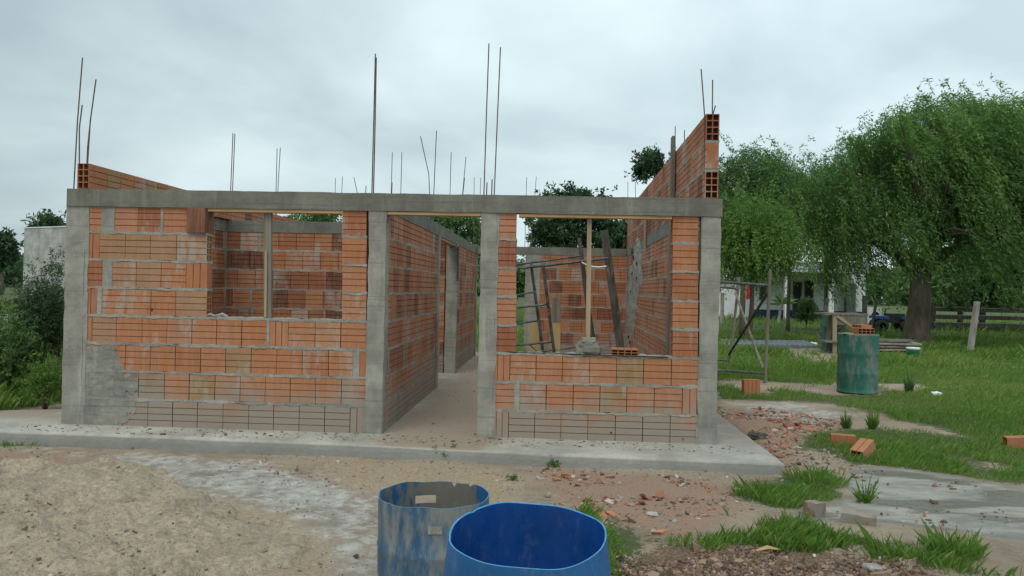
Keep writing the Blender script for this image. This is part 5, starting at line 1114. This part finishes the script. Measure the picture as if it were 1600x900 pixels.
# ------------------------------------------------------------------ light
w = bpy.data.worlds.new('World'); S.world = w; w.use_nodes = True; nt = w.node_tree; nt.nodes.clear()
out = nt.nodes.new('ShaderNodeOutputWorld'); sky = nt.nodes.new('ShaderNodeTexSky'); sky.sky_type = 'NISHITA'; sky.sun_disc = False
EL, AZ = math.radians(58), math.radians(200)
sky.sun_elevation = EL; sky.sun_rotation = AZ
bg1 = nt.nodes.new('ShaderNodeBackground'); bg1.inputs[1].default_value = .06; nt.links.new(sky.outputs[0], bg1.inputs[0])
tc = nt.nodes.new('ShaderNodeTexCoord'); sp = nt.nodes.new('ShaderNodeSeparateXYZ'); nt.links.new(tc.outputs['Generated'], sp.inputs[0])
def wm(op, a, b=None):
    n_ = nt.nodes.new('ShaderNodeMath'); n_.operation = op
    for i, v in enumerate((a, b)):
        if v is None: continue
        if isinstance(v, bpy.types.NodeSocket): nt.links.new(v, n_.inputs[i])
        else: n_.inputs[i].default_value = v
    return n_.outputs[0]
zz = wm('MAXIMUM', sp.outputs[2], 0.0); den = wm('ADD', zz, .30)
cv = nt.nodes.new('ShaderNodeCombineXYZ'); nt.links.new(wm('DIVIDE', sp.outputs[0], den), cv.inputs[0]); nt.links.new(wm('DIVIDE', sp.outputs[1], den), cv.inputs[1])
cl = nt.nodes.new('ShaderNodeTexNoise'); nt.links.new(cv.outputs[0], cl.inputs['Vector']); cl.inputs['Scale'].default_value = 1.15; cl.inputs['Detail'].default_value = 7; cl.inputs['Roughness'].default_value = .48; cl.inputs['Distortion'].default_value = .25
cr = nt.nodes.new('ShaderNodeValToRGB'); nt.links.new(cl.outputs['Fac'], cr.inputs[0]); e = cr.color_ramp.elements
e[0].position = .36; e[0].color = (.40, .50, .54, 1); e[1].position = .64; e[1].color = (.67, .79, .82, 1)
e2 = e.new(.5); e2.color = (.53, .645, .675, 1)
# thinner cloud to the right and overhead, heavier low on the left
lr = wm('MULTIPLY', sp.outputs[0], .30); hz = nt.nodes.new('ShaderNodeMapRange'); nt.links.new(zz, hz.inputs[0]); hz.inputs[1].default_value = 0; hz.inputs[2].default_value = .35; hz.inputs[3].default_value = .92; hz.inputs[4].default_value = 1.08
gain = wm('ADD', hz.outputs[0], lr); mulc = nt.nodes.new('ShaderNodeMix'); mulc.data_type = 'RGBA'; mulc.blend_type = 'MULTIPLY'; mulc.inputs[0].default_value = 1; nt.links.new(cr.outputs[0], mulc.inputs[6])
cb = nt.nodes.new('ShaderNodeCombineXYZ')
for i in range(3): nt.links.new(gain, cb.inputs[i])
nt.links.new(cb.outputs[0], mulc.inputs[7])
bg2 = nt.nodes.new('ShaderNodeBackground'); nt.links.new(mulc.outputs[2], bg2.inputs[0]); bg2.inputs[1].default_value = 1.29
mx = nt.nodes.new('ShaderNodeMixShader'); mx.inputs[0].default_value = .93; nt.links.new(bg1.outputs[0], mx.inputs[1]); nt.links.new(bg2.outputs[0], mx.inputs[2]); nt.links.new(mx.outputs[0], out.inputs[0])
sun = bpy.data.lights.new('sun', 'SUN'); sun.energy = 1.5; sun.angle = math.radians(32); sun.color = (1, .96, .90); so_ = bpy.data.objects.new('sun', sun); COL.objects.link(so_)
sd = Vector((math.sin(AZ) * math.cos(EL), math.cos(AZ) * math.cos(EL), math.sin(EL))); so_.rotation_euler = sd.to_track_quat('Z', 'Y').to_euler()
so_.location = (0, -10, 20)
S.view_settings.view_transform = 'Standard'; S.view_settings.look = 'None'; S.view_settings.exposure = 0.06; S.view_settings.gamma = 1
S.render.engine = 'CYCLES'; S.cycles.max_bounces = 6; S.cycles.diffuse_bounces = 3; S.cycles.transparent_max_bounces = 4; S.cycles.use_denoising = True
